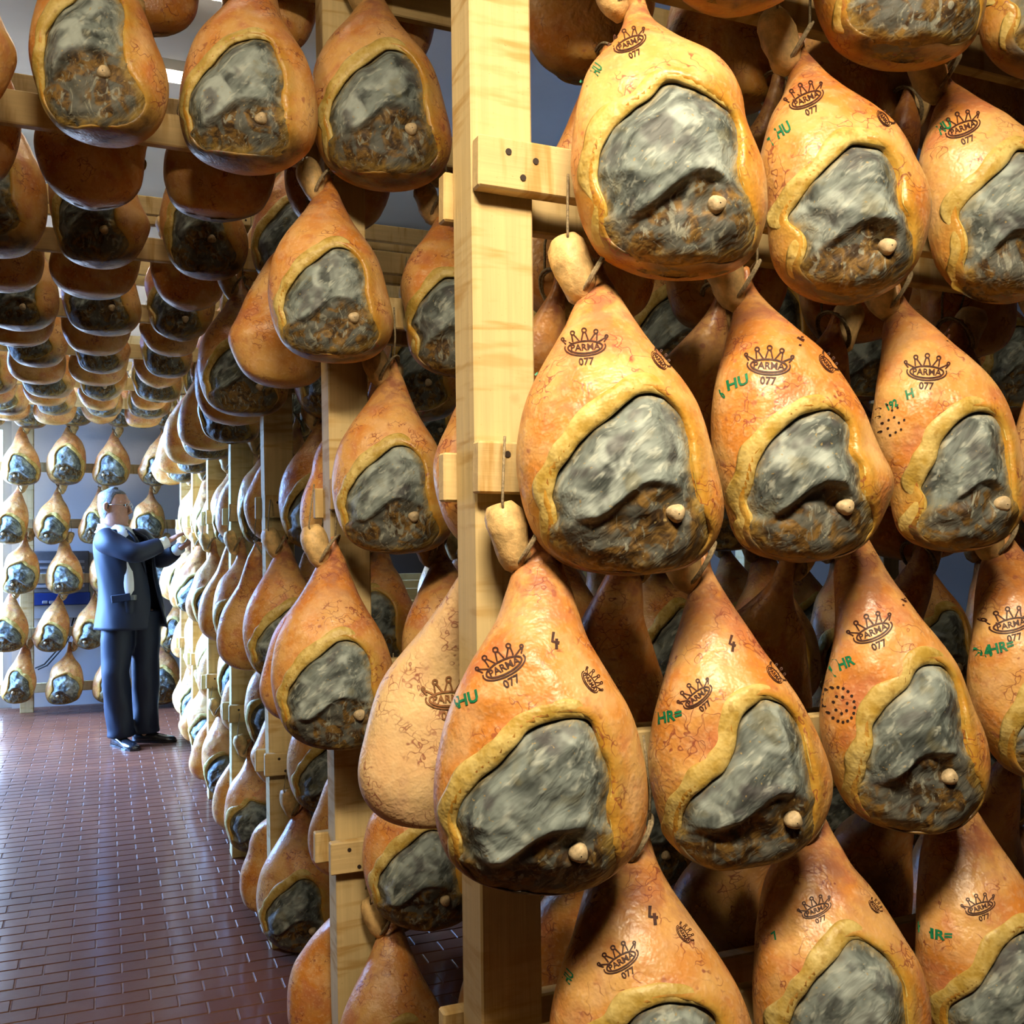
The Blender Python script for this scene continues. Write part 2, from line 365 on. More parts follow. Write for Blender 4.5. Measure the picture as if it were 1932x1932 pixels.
PEXP = 2.15
class Ham:
    """a ham in metres: x right, z up, flesh towards -y; origin at the top of the shank"""
    def __init__(s, rows, opening, bone, seed, px=None):
        s.seed = seed; s.px = px
        R = catmull([(z, a, b) for z, a, b in rows], 220, False)
        o = np.argsort(-R[:, 0]); R = R[o]
        s.z, s.xl, s.xr = R[:, 0], R[:, 1], R[:, 2]
        s.L = -s.z[-1]; s.bone = bone
        s.open = opening
        s.rows_n = R
        k = int(np.argmax(s.xr - s.xl)); s.xb = (s.xl[k] + s.xr[k]) / 2
        s.amax = (s.xr[k] - s.xl[k]) / 2
    def prof(s, z):
        zz = -s.z; q = -np.asarray(z, float)
        xl = np.interp(q, zz, s.xl); xr = np.interp(q, zz, s.xr)
        a = np.maximum((xr - xl) / 2, 1e-5); xc = (xl + xr) / 2
        f = q / s.L
        k = 1.02 - 0.38 * sstep(0.2, 0.9, a / s.amax)
        bf = a * k; bb = a * k * 0.9
        yc = 0.093 * (1 - sstep(0.0, 0.50, f))
        return xc, a, bf, bb, yc, f
    def front(s, x, z, lump=True):
        xc, a, bf, bb, yc, f = s.prof(z)
        xi = np.clip(np.abs((x - xc) / a), 0, 0.9995)
        y = yc - bf * (1 - xi ** PEXP) ** (1 / PEXP)
        if lump:
            w = (1 - xi ** 4) * sstep(0.05, 0.3, f)
            y = y - w * (0.0050 * vnoise(x, z, 16, s.seed) + 0.0022 * vnoise(x, z, 38, s.seed + 1))
        return y
    def skin_y(s, x, z):
        y = s.front(x, z); sd = poly_sd(x, z, s.poly)
        y = y + 0.024 * sstep(-0.001, 0.012, sd) - 0.003 * np.exp(-(sd / 0.016) ** 2)
        return y, sd
    def set_open(s, pts):
        P = catmull(pts, 110, True); c = P.mean(0); bz = s.bone[1]
        for i in range(len(P)):
            w = float(sstep(bz + 0.012, bz - 0.022, P[i, 1]))
            if w <= 0: continue
            d = P[i] - c
            for k in np.linspace(1.0, 1.45, 46):
                q = c + d * k
                if q[1] < -s.L + 0.004: break
                xc, a, bf, bb, yc, f = s.prof(q[1])
                if abs(q[0] - xc) > 0.90 * a: break
                best = q
            else: best = q
            if k > 1.0: P[i] = P[i] * (1 - w * 0.9) + best * w * 0.9
        s.poly = P
    def build(s, name):
        nr, nc = 96, 104
        # ---- rind
        idx = np.linspace(0, 219, nr)
        z = np.interp(idx, range(220), s.z); z[0] = s.z[0]; z[-1] = s.z[-1]
        xc, a, bf, bb, yc, f = s.prof(z)
        ph = np.linspace(0, 2 * np.pi, nc, endpoint=False)
        cc, ss = np.cos(ph), np.sin(ph)
        X = xc[:, None] + a[:, None] * np.sign(cc) * np.abs(cc) ** (2 / PEXP)
        Z = np.repeat(z[:, None], nc, 1)
        fr = ss > 0
        Y = yc[:, None] + bb[:, None] * np.abs(ss) ** (2 / PEXP)
        yf, sd = s.skin_y(X, Z)
        # back side lumps
        Y = Y + 0.004 * vnoise(X, Z, 14, s.seed + 5) * (np.abs(ss)[None] ** 0.8) * sstep(0.05, 0.3, f)[:, None]
        Y = np.where(fr[None], yf, Y)
        sdm = np.where(fr[None], sd, -0.2)
        V = np.stack([X, Y, Z], -1).reshape(-1, 3)
        F = grid_faces(nr, nc)
        top = len(V); V = np.vstack([V, [[xc[0], yc[0], z[0] + 0.004]], [[xc[-1], yc[-1], z[-1] - 0.001]]])
        F += [(top, (j + 1) % nc, j) for j in range(nc)]
        b0 = (nr - 1) * nc; F += [(top + 1, b0 + j, b0 + (j + 1) % nc) for j in range(nc)]
        m = mesh_from(name + '_rind', V, [tuple(reversed(q)) for q in F], M_RIND)
        cx, cz = s.poly.mean(0)
        ang = np.arctan2(Z - cz, X - cx)
        lowleft = np.clip(-np.cos(ang - math.radians(60)), 0, 1) ; right = np.clip(np.cos(ang), 0, 1)
        wid = 0.006 + 0.038 * lowleft + 0.018 * right
        fat = np.clip(1 - (-sdm) / wid, 0, 1) ** 0.7
        fat = np.where(sdm > 0, 1, fat)
        fat = np.maximum(fat, 0.7 * sstep(0.90, 1.0, f)[:, None])
        fattr(m, 'fat', np.r_[fat.ravel(), 0, 1])
        fattr(m, 'shank', np.r_[(1 - sstep(0.06, 0.46, f))[:, None].repeat(nc, 1).ravel(), 1, 0])
        dirt = sstep(0.85, 0.95, f)[:, None] * sstep(0.03, -0.03, Y - yc[:, None]) * np.ones_like(X)
        fattr(m, 'dirt', np.r_[dirt.ravel(), 0, 1])
        s.m_rind = m
        # ---- cut face
        npol, nrad = 132, 46
        B = catmull(s.poly, npol, True); c = B.mean(0)
        # push the rim out a little under the fat roll
        rho = np.linspace(0, 1, nrad) ** 0.8
        PX = c[0] + (B[:, 0] - c[0])[None] * rho[:, None] * 1.03
        PZ = c[1] + (B[:, 1] - c[1])[None] * rho[:, None] * 1.03
        sdp = poly_sd(PX, PZ, s.poly)
        y0 = s.front(PX, PZ)
        bx, bz = s.bone
        led = bz + 0.031 - 0.046 * sstep(0.025, 0.115, bx - PX) + 0.010 * vnoise(PX, PZ * 0, 22, s.seed + 9) - 0.25 * np.clip(PX - bx - 0.012, 0, 1)
        low = sstep(0.009, -0.006, PZ - led)
        h_up = -0.010 + 0.026 * sstep(0.0, 0.050, sdp) + 0.0045 * vnoise(PX + 0.6 * PZ, PZ * 0.5, 30, s.seed + 3) + 0.0015 * vnoise(PX, PZ, 90, s.seed + 4)
        h_lo = 0.001 + 0.004 * sstep(0.0, 0.03, sdp) + 0.005 * vnoise(PX, PZ, 34, s.seed + 6) + 0.002 * vnoise(PX, PZ, 80, s.seed + 7)
        h = h_up * (1 - low) + h_lo * low
        # overhang lip of the upper muscle and socket round the bone
        h = h + 0.003 * np.exp(-((PZ - led - 0.010) / 0.010) ** 2) * sstep(0.01, 0.04, sdp)
        d2 = (PX - bx + 0.008) ** 2 + (PZ - bz - 0.006) ** 2
        h = h - 0.015 * np.exp(-d2 / 0.017 ** 2)
        h = h - 0.006 * sstep(0.006, -0.004, sdp) * (1 - low)
        PY = y0 - h
        V = np.stack([PX, PY, PZ], -1).reshape(-1, 3)
        m = mesh_from(name + '_cut', V, grid_faces(nrad, npol), M_CUT)
        fattr(m, 'low', low.ravel()); fattr(m, 'edge', (1 - sstep(0.004, 0.020, sdp)).ravel())
        s.m_cut = m
        # ---- fat roll along the rim
        n = 190; B = catmull(s.poly, n, True)
        T = np.roll(B, -1, 0) - np.roll(B, 1, 0); T /= np.linalg.norm(T, axis=1)[:, None]
        Nn = np.stack([T[:, 1], -T[:, 0]], 1)
        if ((Nn * (B - B.mean(0))).sum(1)).mean() < 0: Nn = -Nn
        w = np.clip(Nn @ np.array([-0.78, 0.62]), 0, 1); rt = np.clip(Nn @ np.array([0.95, 0.30]), 0, 1); dn = np.clip(-Nn[:, 1], 0, 1)
        r = 0.0006 + 0.0108 * w ** 0.75 + 0.0030 * rt * (1 - sstep(0.0, 0.5, dn))
        r = r * (1 + 0.24 * vnoise(B[:, 0], B[:, 1], 30, s.seed + 8) + 0.10 * vnoise(B[:, 0], B[:, 1], 75, s.seed + 21)); r = (r + np.roll(r, 1) + np.roll(r, -1) + np.roll(r, 2) + np.roll(r, -2)) / 5
        ctr = B + Nn * (r * 0.55)[:, None]
        seg = 12; VV = []
        for k in range(seg):
            a_ = 2 * np.pi * k / seg
            off = np.cos(a_) * r * 1.35; up = np.sin(a_) * r * 0.56
            xx = ctr[:, 0] + Nn[:, 0] * off; zz = ctr[:, 1] + Nn[:, 1] * off
            base = s.front(ctr[:, 0], ctr[:, 1]) * 0.35 + s.front(xx, zz) * 0.65
            VV.append(np.stack([xx, base + 0.0024 - up, zz], 1))
        V = np.stack(VV, 1).reshape(-1, 3)
        F = []
        for i in range(n):
            for k in range(seg):
                F.append((i * seg + k, i * seg + (k + 1) % seg, ((i + 1) % n) * seg + (k + 1) % seg, ((i + 1) % n) * seg + k))
        s.m_fat = mesh_from(name + '_fat', V, F, M_FAT)
        # ---- bone end
        by = float(s.front(np.array([bx]), np.array([bz]))[0])
        prof = [(-0.022, 0.0085), (-0.004, 0.0085), (0.002, 0.0100), (0.008, 0.0120), (0.014, 0.0128), (0.020, 0.0108), (0.0235, 0.0075), (0.0245, 0.001)]
        V = []; D = Vector((0.22, -1.0, -0.10)).normalized(); U = Vector((0, 0, 1)); Sx = D.cross(U).normalized(); U = Sx.cross(D)
        for d, rr in prof:
            for k in range(18):
                a_ = 2 * math.pi * k / 18; q = rr * (1 + 0.08 * math.sin(3 * a_ + s.seed))
                V.append(Vector((bx, by + 0.010, bz)) + D * (d - 0.004) + Sx * (q * math.cos(a_)) + U * (q * math.sin(a_)))
        s.m_bone = mesh_from(name + '_bone', V, grid_faces(len(prof), 18), M_BONE)
        # ---- hock beside the shank top
        x0 = (s.xl[0] + s.xr[0]) / 2
        rw = [0.022, 0.0305, 0.0325, 0.0325, 0.031, 0.029, 0.027, 0.022, 0.008]
        pts = []
        for i in range(9):
            u = i / 8
            pts.append(Vector((x0 - 0.050 + 0.030 * u, 0.076 - 0.004 * math.sin(u * 3), 0.026 - 0.100 * u)))
        V, F = tube(pts, [(q, q * 0.9) for q in rw], 20)
        V = [v + Vector((0.004 * float(vnoise(v.z, v.x + v.y, 50, s.seed + 11)), 0.003 * float(vnoise(v.x, v.z, 45, s.seed + 12)), 0)) for v in V]
        s.m_hock = mesh_from(name + '_hock', V, F, M_HOCK)
        # ---- cord: loop round the shank below the hock and a string up to the rail
        loop = []
        for i in range(25):
            a_ = 2 * math.pi * i / 24
            u = 0.5 - 0.5 * math.cos(a_)                      # 0 top right, 1 bottom left
            lx = x0 + 0.012 - 0.040 * u; lz = 0.004 - 0.068 * u
            ly = 0.080 - 0.038 * math.sin(a_) - 0.006 * (math.sin(a_) > 0)
            loop.append((lx, ly, lz))
        p1 = tube(loop, 0.0028, 6, False)
        p1b = tube([(x + 0.004, y - 0.0006, z + 0.002) for x, y, z in loop], 0.0026, 6, False)
        st = [(x0 - 0.046, 0.052, 0.012), (x0 - 0.047, 0.042, 0.03), (x0 - 0.046, 0.06, 0.07), (x0 - 0.044, 0.085, 0.125)]
        p2 = tube(st, 0.0020, 6)
        st2 = [(x0 + 0.010, 0.062, 0.0), (x0 + 0.012, 0.065, 0.05), (x0 + 0.004, 0.085, 0.125)]
        p3 = tube(st2, 0.0022, 6)
        s.m_cord = mesh_from(name + '_cord', *merge([p1, p1b, p2, p3]), M_CORD)

def copy_part(name, m, root): return obj(name, m, root)
def place_ham(h, loc, rz, label, group, scale=1.0, mirror=False, parts=True, cord=True):
    r = empty('cured_ham', loc, rz); r.scale = (scale * (-1 if mirror else 1), scale, scale)
    tag(r, label, 'ham', group)
    copy_part('rind', h.m_rind, r); copy_part('cut_face', h.m_cut, r); copy_part('fat_rim', h.m_fat, r)
    copy_part('bone_end', h.m_bone, r)
    if parts: copy_part('hock', h.m_hock, r)
    if cord: copy_part('cord', h.m_cord, r)
    return r

# ---- racks: depth of each, tiers of rails
RY = dict(A=1.361, B=2.365, C=3.407, D=4.441, E=5.48, F=6.50, G=7.53, H=8.72)
PW, PD = 0.098, 0.085            # post width and depth
RT, RH = 0.028, 0.076            # rail thickness and height
TIER = [0.635, 1.07, 1.51, 1.955, 2.375, 2.80, 3.25]
BOT = [0.06, 0.50, 0.925, 1.365, 1.80, 2.225, 2.665]
YF = {k: y - RT - 0.110 for k, y in RY.items()}
YB = {k: y + PD + RT + 0.110 for k, y in RY.items()}
RACKNO = dict(H='first', G='second', F='third', E='fourth', D='fifth', C='sixth', B='seventh', A='eighth')
ORD = ['first', 'second', 'third', 'fourth', 'fifth', 'sixth', 'seventh', 'eighth', 'ninth', 'tenth']
ROWN = ['lowest', 'second lowest', 'third lowest', 'fourth lowest', 'fifth lowest', 'overhead', 'topmost']

# ---- the traced hams on the front of rack A: outline rows (y, left, right), rim of the cut, bone, in photo pixels
TR = {}
TR['r1c1'] = ([(-110,1188,1222),(-60,1192,1232),(0,1185,1248),(60,1159,1296),(120,1114,1368),(180,1093,1396),(240,1082,1407),(300,1077,1431),(340,1080,1442),(400,1092,1445),(440,1107,1437),(480,1133,1422),(505,1180,1395),(517,1225,1355),(522,1285,1300)],
 [(1268,144),(1310,159),(1353,184),(1382,209),(1397,238),(1402,273),(1400,318),(1410,353),(1418,390),(1413,435),(1390,472),(1330,495),(1270,495),(1222,480),(1200,450),(1160,420),(1139,387),(1119,340),(1119,305),(1129,268),(1149,231),(1189,199),(1218,179),(1243,151)], (1350,385))
TR['r1c2'] = ([(10,1528,1548),(44,1526,1553),(80,1519,1571),(120,1506,1590),(160,1490,1617),(200,1466,1656),(240,1450,1689),(300,1434,1717),(340,1436,1737),(380,1445,1750),(420,1450,1750),(460,1453,1741),(500,1463,1725),(535,1490,1697),(560,1535,1655),(574,1590,1610)],
 [(1620,259),(1648,264),(1675,278),(1697,311),(1706,341),(1706,380),(1720,413),(1722,468),(1708,509),(1650,543),(1600,552),(1560,538),(1532,509),(1518,468),(1510,441),(1483,419),(1480,402),(1494,380),(1518,347),(1551,311),(1576,284),(1598,264)], (1671,465))
TR['r1c3'] = ([(75,1818,1832),(107,1816,1838),(140,1811,1863),(180,1791,1887),(220,1772,1918),(260,1752,1947),(300,1738,1973),(340,1736,1993),(380,1741,2012),(420,1752,2025),(460,1760,2025),(500,1772,2010),(535,1800,1985),(560,1845,1950),(572,1890,1910)],
 [(1920,273),(1890,303),(1857,336),(1824,366),(1808,388),(1806,408),(1816,430),(1821,454),(1824,496),(1842,532),(1890,552),(1945,540),(1985,500),(2000,440),(1995,380),(1985,330),(1960,290)], (1955,480))
TR['r2c1'] = ([(455,1128,1146),(490,1124,1158),(520,1109,1174),(560,1087,1192),(600,1070,1212),(640,1049,1234),(680,1027,1261),(720,1007,1290),(760,991,1313),(800,981,1328),(840,975,1339),(880,974,1349),(920,979,1359),(960,988,1364),(1000,1003,1357),(1035,1025,1338),(1062,1060,1308),(1078,1105,1265),(1086,1165,1195)],
 [(1228,730),(1257,744),(1279,766),(1297,795),(1308,835),(1310,878),(1319,922),(1325,965),(1319,1016),(1293,1047),(1235,1062),(1170,1062),(1116,1046),(1087,1016),(1076,987),(1047,965),(1032,936),(1042,893),(1072,846),(1105,806),(1141,777),(1177,748),(1199,733)], (1273,967))
TR['r2c2'] = ([(475,1428,1442),(506,1425,1447),(540,1413,1464),(580,1400,1493),(620,1386,1526),(660,1372,1562),(700,1358,1585),(740,1348,1606),(780,1343,1627),(820,1343,1643),(855,1346,1658),(890,1352,1676),(920,1360,1681),(960,1371,1668),(1000,1383,1648),(1030,1402,1622),(1050,1438,1583),(1061,1495,1525)],
 [(1529,767),(1562,764),(1588,777),(1607,797),(1614,826),(1614,852),(1630,875),(1634,924),(1634,973),(1612,1016),(1578,1036),(1522,1042),(1470,1031),(1441,1006),(1437,973),(1411,960),(1401,941),(1411,908),(1421,865),(1444,829),(1473,800),(1503,777)], (1593,955))
TR['r2c3'] = ([(500,1722,1738),(532,1720,1744),(560,1713,1756),(600,1696,1784),(640,1686,1811),(680,1673,1843),(720,1660,1872),(760,1652,1892),(800,1647,1906),(840,1652,1917),(880,1664,1924),(910,1676,1928),(940,1683,1929),(970,1688,1923),(1000,1698,1904),(1022,1720,1878),(1036,1755,1840),(1042,1790,1808)],
 [(1856,767),(1880,777),(1897,803),(1906,842),(1910,891),(1910,940),(1903,975),(1888,996),(1862,1010),(1823,1020),(1774,1012),(1751,990),(1755,960),(1742,937),(1732,918),(1742,891),(1758,862),(1774,819),(1804,787),(1830,770)], (1888,950))
TR['r3c1'] = ([(985,995,1030),(1020,986,1046),(1055,975,1064),(1090,964,1076),(1130,951,1088),(1170,937,1099),(1210,914,1113),(1250,888,1136),(1290,867,1160),(1330,850,1184),(1370,837,1200),(1410,828,1210),(1450,821,1218),(1500,818,1222),(1550,823,1218),(1590,834,1205),(1620,851,1182),(1645,884,1148),(1660,930,1110),(1671,985,1040)],
 [(1029,1353),(1076,1343),(1113,1353),(1130,1380),(1140,1413),(1153,1447),(1157,1487),(1152,1528),(1157,1575),(1140,1618),(1103,1637),(1036,1646),(962,1636),(901,1620),(877,1604),(861,1578),(850,1545),(864,1504),(894,1464),(928,1437),(951,1413),(972,1390),(990,1370)], (1089,1607))
TR['r3c2'] = ([(1030,1338,1356),(1057,1340,1362),(1080,1335,1366),(1110,1322,1380),(1150,1306,1401),(1190,1290,1424),(1230,1273,1447),(1270,1258,1475),(1310,1245,1502),(1350,1234,1524),(1390,1227,1543),(1430,1223,1558),(1470,1226,1567),(1510,1234,1563),(1550,1245,1546),(1580,1258,1522),(1605,1280,1482),(1623,1312,1420),(1634,1345,1372)],
 [(1416,1322),(1442,1311),(1477,1322),(1503,1349),(1518,1379),(1526,1417),(1535,1455),(1540,1489),(1536,1528),(1516,1556),(1480,1582),(1427,1600),(1370,1602),(1325,1583),(1295,1553),(1283,1530),(1298,1500),(1329,1470),(1359,1447),(1378,1409),(1382,1371),(1393,1341)], (1494,1546))
TR['r3c3'] = ([(975,1638,1660),(1010,1630,1672),(1050,1610,1688),(1090,1599,1704),(1130,1594,1725),(1170,1588,1747),(1210,1579,1775),(1250,1567,1800),(1290,1557,1816),(1330,1550,1830),(1370,1549,1847),(1410,1556,1858),(1450,1567,1860),(1490,1582,1852),(1520,1600,1838),(1542,1625,1815),(1555,1658,1785),(1562,1700,1735)],
 [(1723,1258),(1746,1244),(1780,1250),(1802,1273),(1816,1314),(1823,1360),(1831,1409),(1838,1455),(1833,1496),(1812,1520),(1768,1537),(1711,1538),(1666,1522),(1655,1496),(1636,1470),(1624,1443),(1632,1417),(1638,1398),(1639,1364),(1655,1337),(1677,1311),(1708,1288)], (1791,1466))
TR['r3c4'] = ([(985,1925,1945),(1010,1918,1955),(1050,1899,1975),(1090,1879,1995),(1130,1862,2020),(1170,1849,2045),(1210,1839,2072),(1250,1832,2095),(1290,1830,2112),(1330,1834,2126),(1370,1847,2134),(1400,1861,2132),(1430,1880,2115),(1455,1905,2085),(1470,1945,2050),(1477,1985,2005)],
 [(2010,1260),(2050,1265),(2085,1300),(2105,1350),(2110,1400),(2095,1432),(2050,1452),(1990,1457),(1950,1440),(1920,1415),(1912,1395),(1920,1370),(1940,1345),(1955,1310),(1980,1275)], (2060,1415))
TR['r4c1'] = ([(1575,1215,1232),(1600,1208,1238),(1625,1190,1245),(1650,1163,1252),(1675,1136,1263),(1705,1110,1281),(1740,1096,1307),(1780,1081,1338),(1820,1063,1367),(1860,1050,1391),(1900,1041,1408),(1940,1036,1420),(1990,1036,1431),(2040,1044,1433),(2085,1062,1420),(2120,1090,1395),(2145,1130,1350),(2158,1200,1280)],
 [(1243,1881),(1274,1880),(1311,1886),(1344,1904),(1362,1932),(1375,1980),(1378,2030),(1370,2080),(1330,2118),(1250,2136),(1170,2126),(1110,2090),(1090,2040),(1095,1995),(1130,1960),(1165,1932),(1190,1905),(1215,1890)], (1310,2070))
TR['r4c2'] = ([(1545,1552,1575),(1575,1545,1592),(1600,1530,1603),(1625,1508,1616),(1655,1480,1631),(1690,1456,1660),(1730,1440,1685),(1770,1429,1707),(1810,1425,1730),(1850,1422,1743),(1890,1422,1749),(1935,1425,1750),(1975,1432,1747),(2015,1447,1735),(2050,1468,1715),(2078,1505,1680),(2092,1565,1622)],
 [(1593,1769),(1615,1764),(1648,1780),(1675,1800),(1697,1830),(1711,1863),(1714,1904),(1716,1950),(1710,2000),(1688,2036),(1640,2060),(1570,2060),(1515,2030),(1485,1990),(1475,1950),(1482,1922),(1510,1874),(1543,1830),(1571,1797)], (1660,2005))
TR['r4c3'] = ([(1500,1835,1860),(1530,1822,1872),(1560,1803,1888),(1600,1780,1908),(1640,1761,1930),(1680,1748,1952),(1720,1738,1978),(1760,1733,2002),(1800,1732,2025),(1850,1735,2047),(1900,1744,2060),(1950,1760,2060),(1995,1780,2045),(2035,1815,2012),(2058,1870,1960),(2064,1905,1930)],
 [(1929,1750),(1890,1780),(1868,1813),(1840,1852),(1807,1879),(1785,1899),(1785,1935),(1808,1976),(1860,2012),(1930,2022),(1988,2000),(2018,1950),(2020,1890),(2005,1830),(1985,1780),(1955,1752)], (1960,1960))

HAMS = {}
for i, (k, (rows, opn, bone)) in enumerate(TR.items()):
    y0, xl0, xr0 = rows[0]
    cx = np.mean([(a + b) / 2 for _, a, b in rows[len(rows) // 2:]])
    t = depth_for(cx, YF['A']); u0 = ((xl0 + xr0) / 2 - 966) / FPX * t; w0 = (HOR - y0) / FPX * t
    def tom(px, py, d=0.0): return ((px - 966) / FPX * (t + d) - u0, (HOR - py) / FPX * (t + d) - w0)
    rr = []
    for y, a, b in rows:
        xa, z = tom(a, y); xb, _ = tom(b, y); rr.append((z, xa, xb))
    h = Ham(rr, None, (0, 0), 100 + 13 * i)
    h.tom = tom; h.t = t
    def onface(px, py, h=h, tom=tom):
        d = 0.0
        for _ in range(4):
            x, z = tom(px, py, d); d = float(h.front(np.array([x]), np.array([z]), False)[0])
        return x, z
    h.onface = onface
    h.bone = onface(*bone)
    h.set_open([onface(*p) for p in opn])
    h.build('ham_' + k)
    h.root = (sn * t + cs * u0, cs * t - sn * u0, CAMZ + w0)
    HAMS[k] = h

# ---- marks: burnt crown brand, green ink letters, brown digits, dotted stamps, all laid on the rind
def font_vf(text, size, bold=0.022):
    cu = bpy.data.curves.new('t', 'FONT'); cu.body = text; cu.size = size; cu.align_x = 'CENTER'; cu.align_y = 'CENTER'; cu.resolution_u = 2; cu.offset = bold * size
    o = bpy.data.objects.new('t', cu); C.objects.link(o)
    m = bpy.data.meshes.new_from_object(o.evaluated_get(bpy.context.evaluated_depsgraph_get()))
    V = [(v.co.x, v.co.y) for v in m.vertices]; F = [tuple(p.vertices) for p in m.polygons]
    bpy.data.objects.remove(o); bpy.data.curves.remove(cu); bpy.data.meshes.remove(m)
    return V, F
def stroke(pts, w, closed=False):
    P = [Vector(p) for p in pts]; n = len(P); V = []; F = []
    for i in range(n):
        d = (P[(i + 1) % n] - P[(i - 1) % n]) if closed else (P[min(i + 1, n - 1)] - P[max(i - 1, 0)])
        d.normalize(); q = Vector((-d.y, d.x)) * (w / 2); V += [tuple(P[i] + q), tuple(P[i] - q)]
    for i in range(n if closed else n - 1):
        a = 2 * i; b = 2 * ((i + 1) % n); F.append((a, a + 1, b + 1, b))
    return V, F
def ell(cx, cy, a, b, n=28, a0=0, a1=360):
    return [(cx + a * math.cos(math.radians(a0 + (a1 - a0) * i / n)), cy + b * math.sin(math.radians(a0 + (a1 - a0) * i / n))) for i in range(n + (a1 - a0 < 360))]
def merge2(parts):
    V = []; F = []
    for v, f in parts:
        o = len(V); V += v; F += [tuple(i + o for i in q) for q in f]
    return V, F
def crown():
    """unit-wide crown stamp: five ball-tipped points over an oval band with the word in it"""
    ps = [stroke(ell(0, 0, 0.44, 0.155), 0.042, True), stroke(ell(0, 0, 0.52, 0.215, 26, 165, 375), 0.036)]
    for k, (bx, by, tx, ty, r) in enumerate([(-0.40, 0.10, -0.56, 0.24, 0.035), (-0.22, 0.15, -0.30, 0.38, 0.05), (0.0, 0.18, 0.0, 0.43, 0.055), (0.22, 0.15, 0.30, 0.38, 0.05), (0.40, 0.10, 0.56, 0.24, 0.035)]):
        ps.append(stroke([(bx - 0.085, by), (tx - r * 0.5, ty - r * 0.8)], 0.038)); ps.append(stroke([(bx + 0.085, by), (tx + r * 0.5, ty - r * 0.8)], 0.038))
        ps.append(stroke(ell(tx, ty, r, r, 12), 0.038, True))
    v, f = font_vf('PARMA', 0.235); ps.append(([(x, y - 0.005) for x, y in v], f))
    return merge2(ps)
def fatten(v, f): return v, f
CROWN = crown(); DIG = font_vf('077', 0.26)
def xf(vf, px, py, size, ang, sx=1.0, shear=0.0):
    """place unit art in photo pixels round (px,py), rotated ang degrees anticlockwise"""
    a = math.radians(ang); out = []
    for x, y in vf[0]:
        x = (x + shear * y) * sx * size; y = y * size
        out.append((px + x * math.cos(a) - y * math.sin(a), py - (x * math.sin(a) + y * math.cos(a))))
    return out, vf[1]
def conform(h, vf, lift=0.0012):
    V = []
    P = np.array(vf[0])
    d = np.zeros(len(P))
    for _ in range(4):
        x = (P[:, 0] - 966) / FPX * (h.t + d) - h.u0; z = (HOR - P[:, 1]) / FPX * (h.t + d) - h.w0
        d, sd = h.skin_y(x, z)
    return np.stack([x, d - lift, z], 1), vf[1]
for k, h in HAMS.items():
    y0, xl0, xr0 = TR[k][0][0]; h.u0 = ((xl0 + xr0) / 2 - 966) / FPX * h.t; h.w0 = (HOR - y0) / FPX * h.t
def dots(kind):
    ps = []
    pts = ell(0, 0, 0.42, 0.55, 18) + ell(0, 0, 0.2, 0.28, 7) if kind == 'ring' else [(-0.5 + 0.25 * i + 0.06 * (j % 2), 0.6 - 0.3 * j) for j in range(5) for i in range(5) if (i + 2 * j) % 4]
    for i, (x, y) in enumerate(pts):
        w = 0.05 if kind == 'ring' else 0.055
        ps.append(([(x + w * math.cos(q * 1.047), y + w * math.sin(q * 1.047)) for q in range(6)], [(0, 1, 2, 3, 4, 5)]))
    return merge2(ps)
four = merge2([stroke([(-0.08, 0.5), (-0.12, -0.05), (0.30, -0.12)], 0.17), stroke([(0.12, 0.12), (0.16, -0.5)], 0.17)])
txt = {s: font_vf(s, 1.0, 0.035) for s in ('HU', 'HR', 'HR=', '192', 'H', '7', '24', '6')}
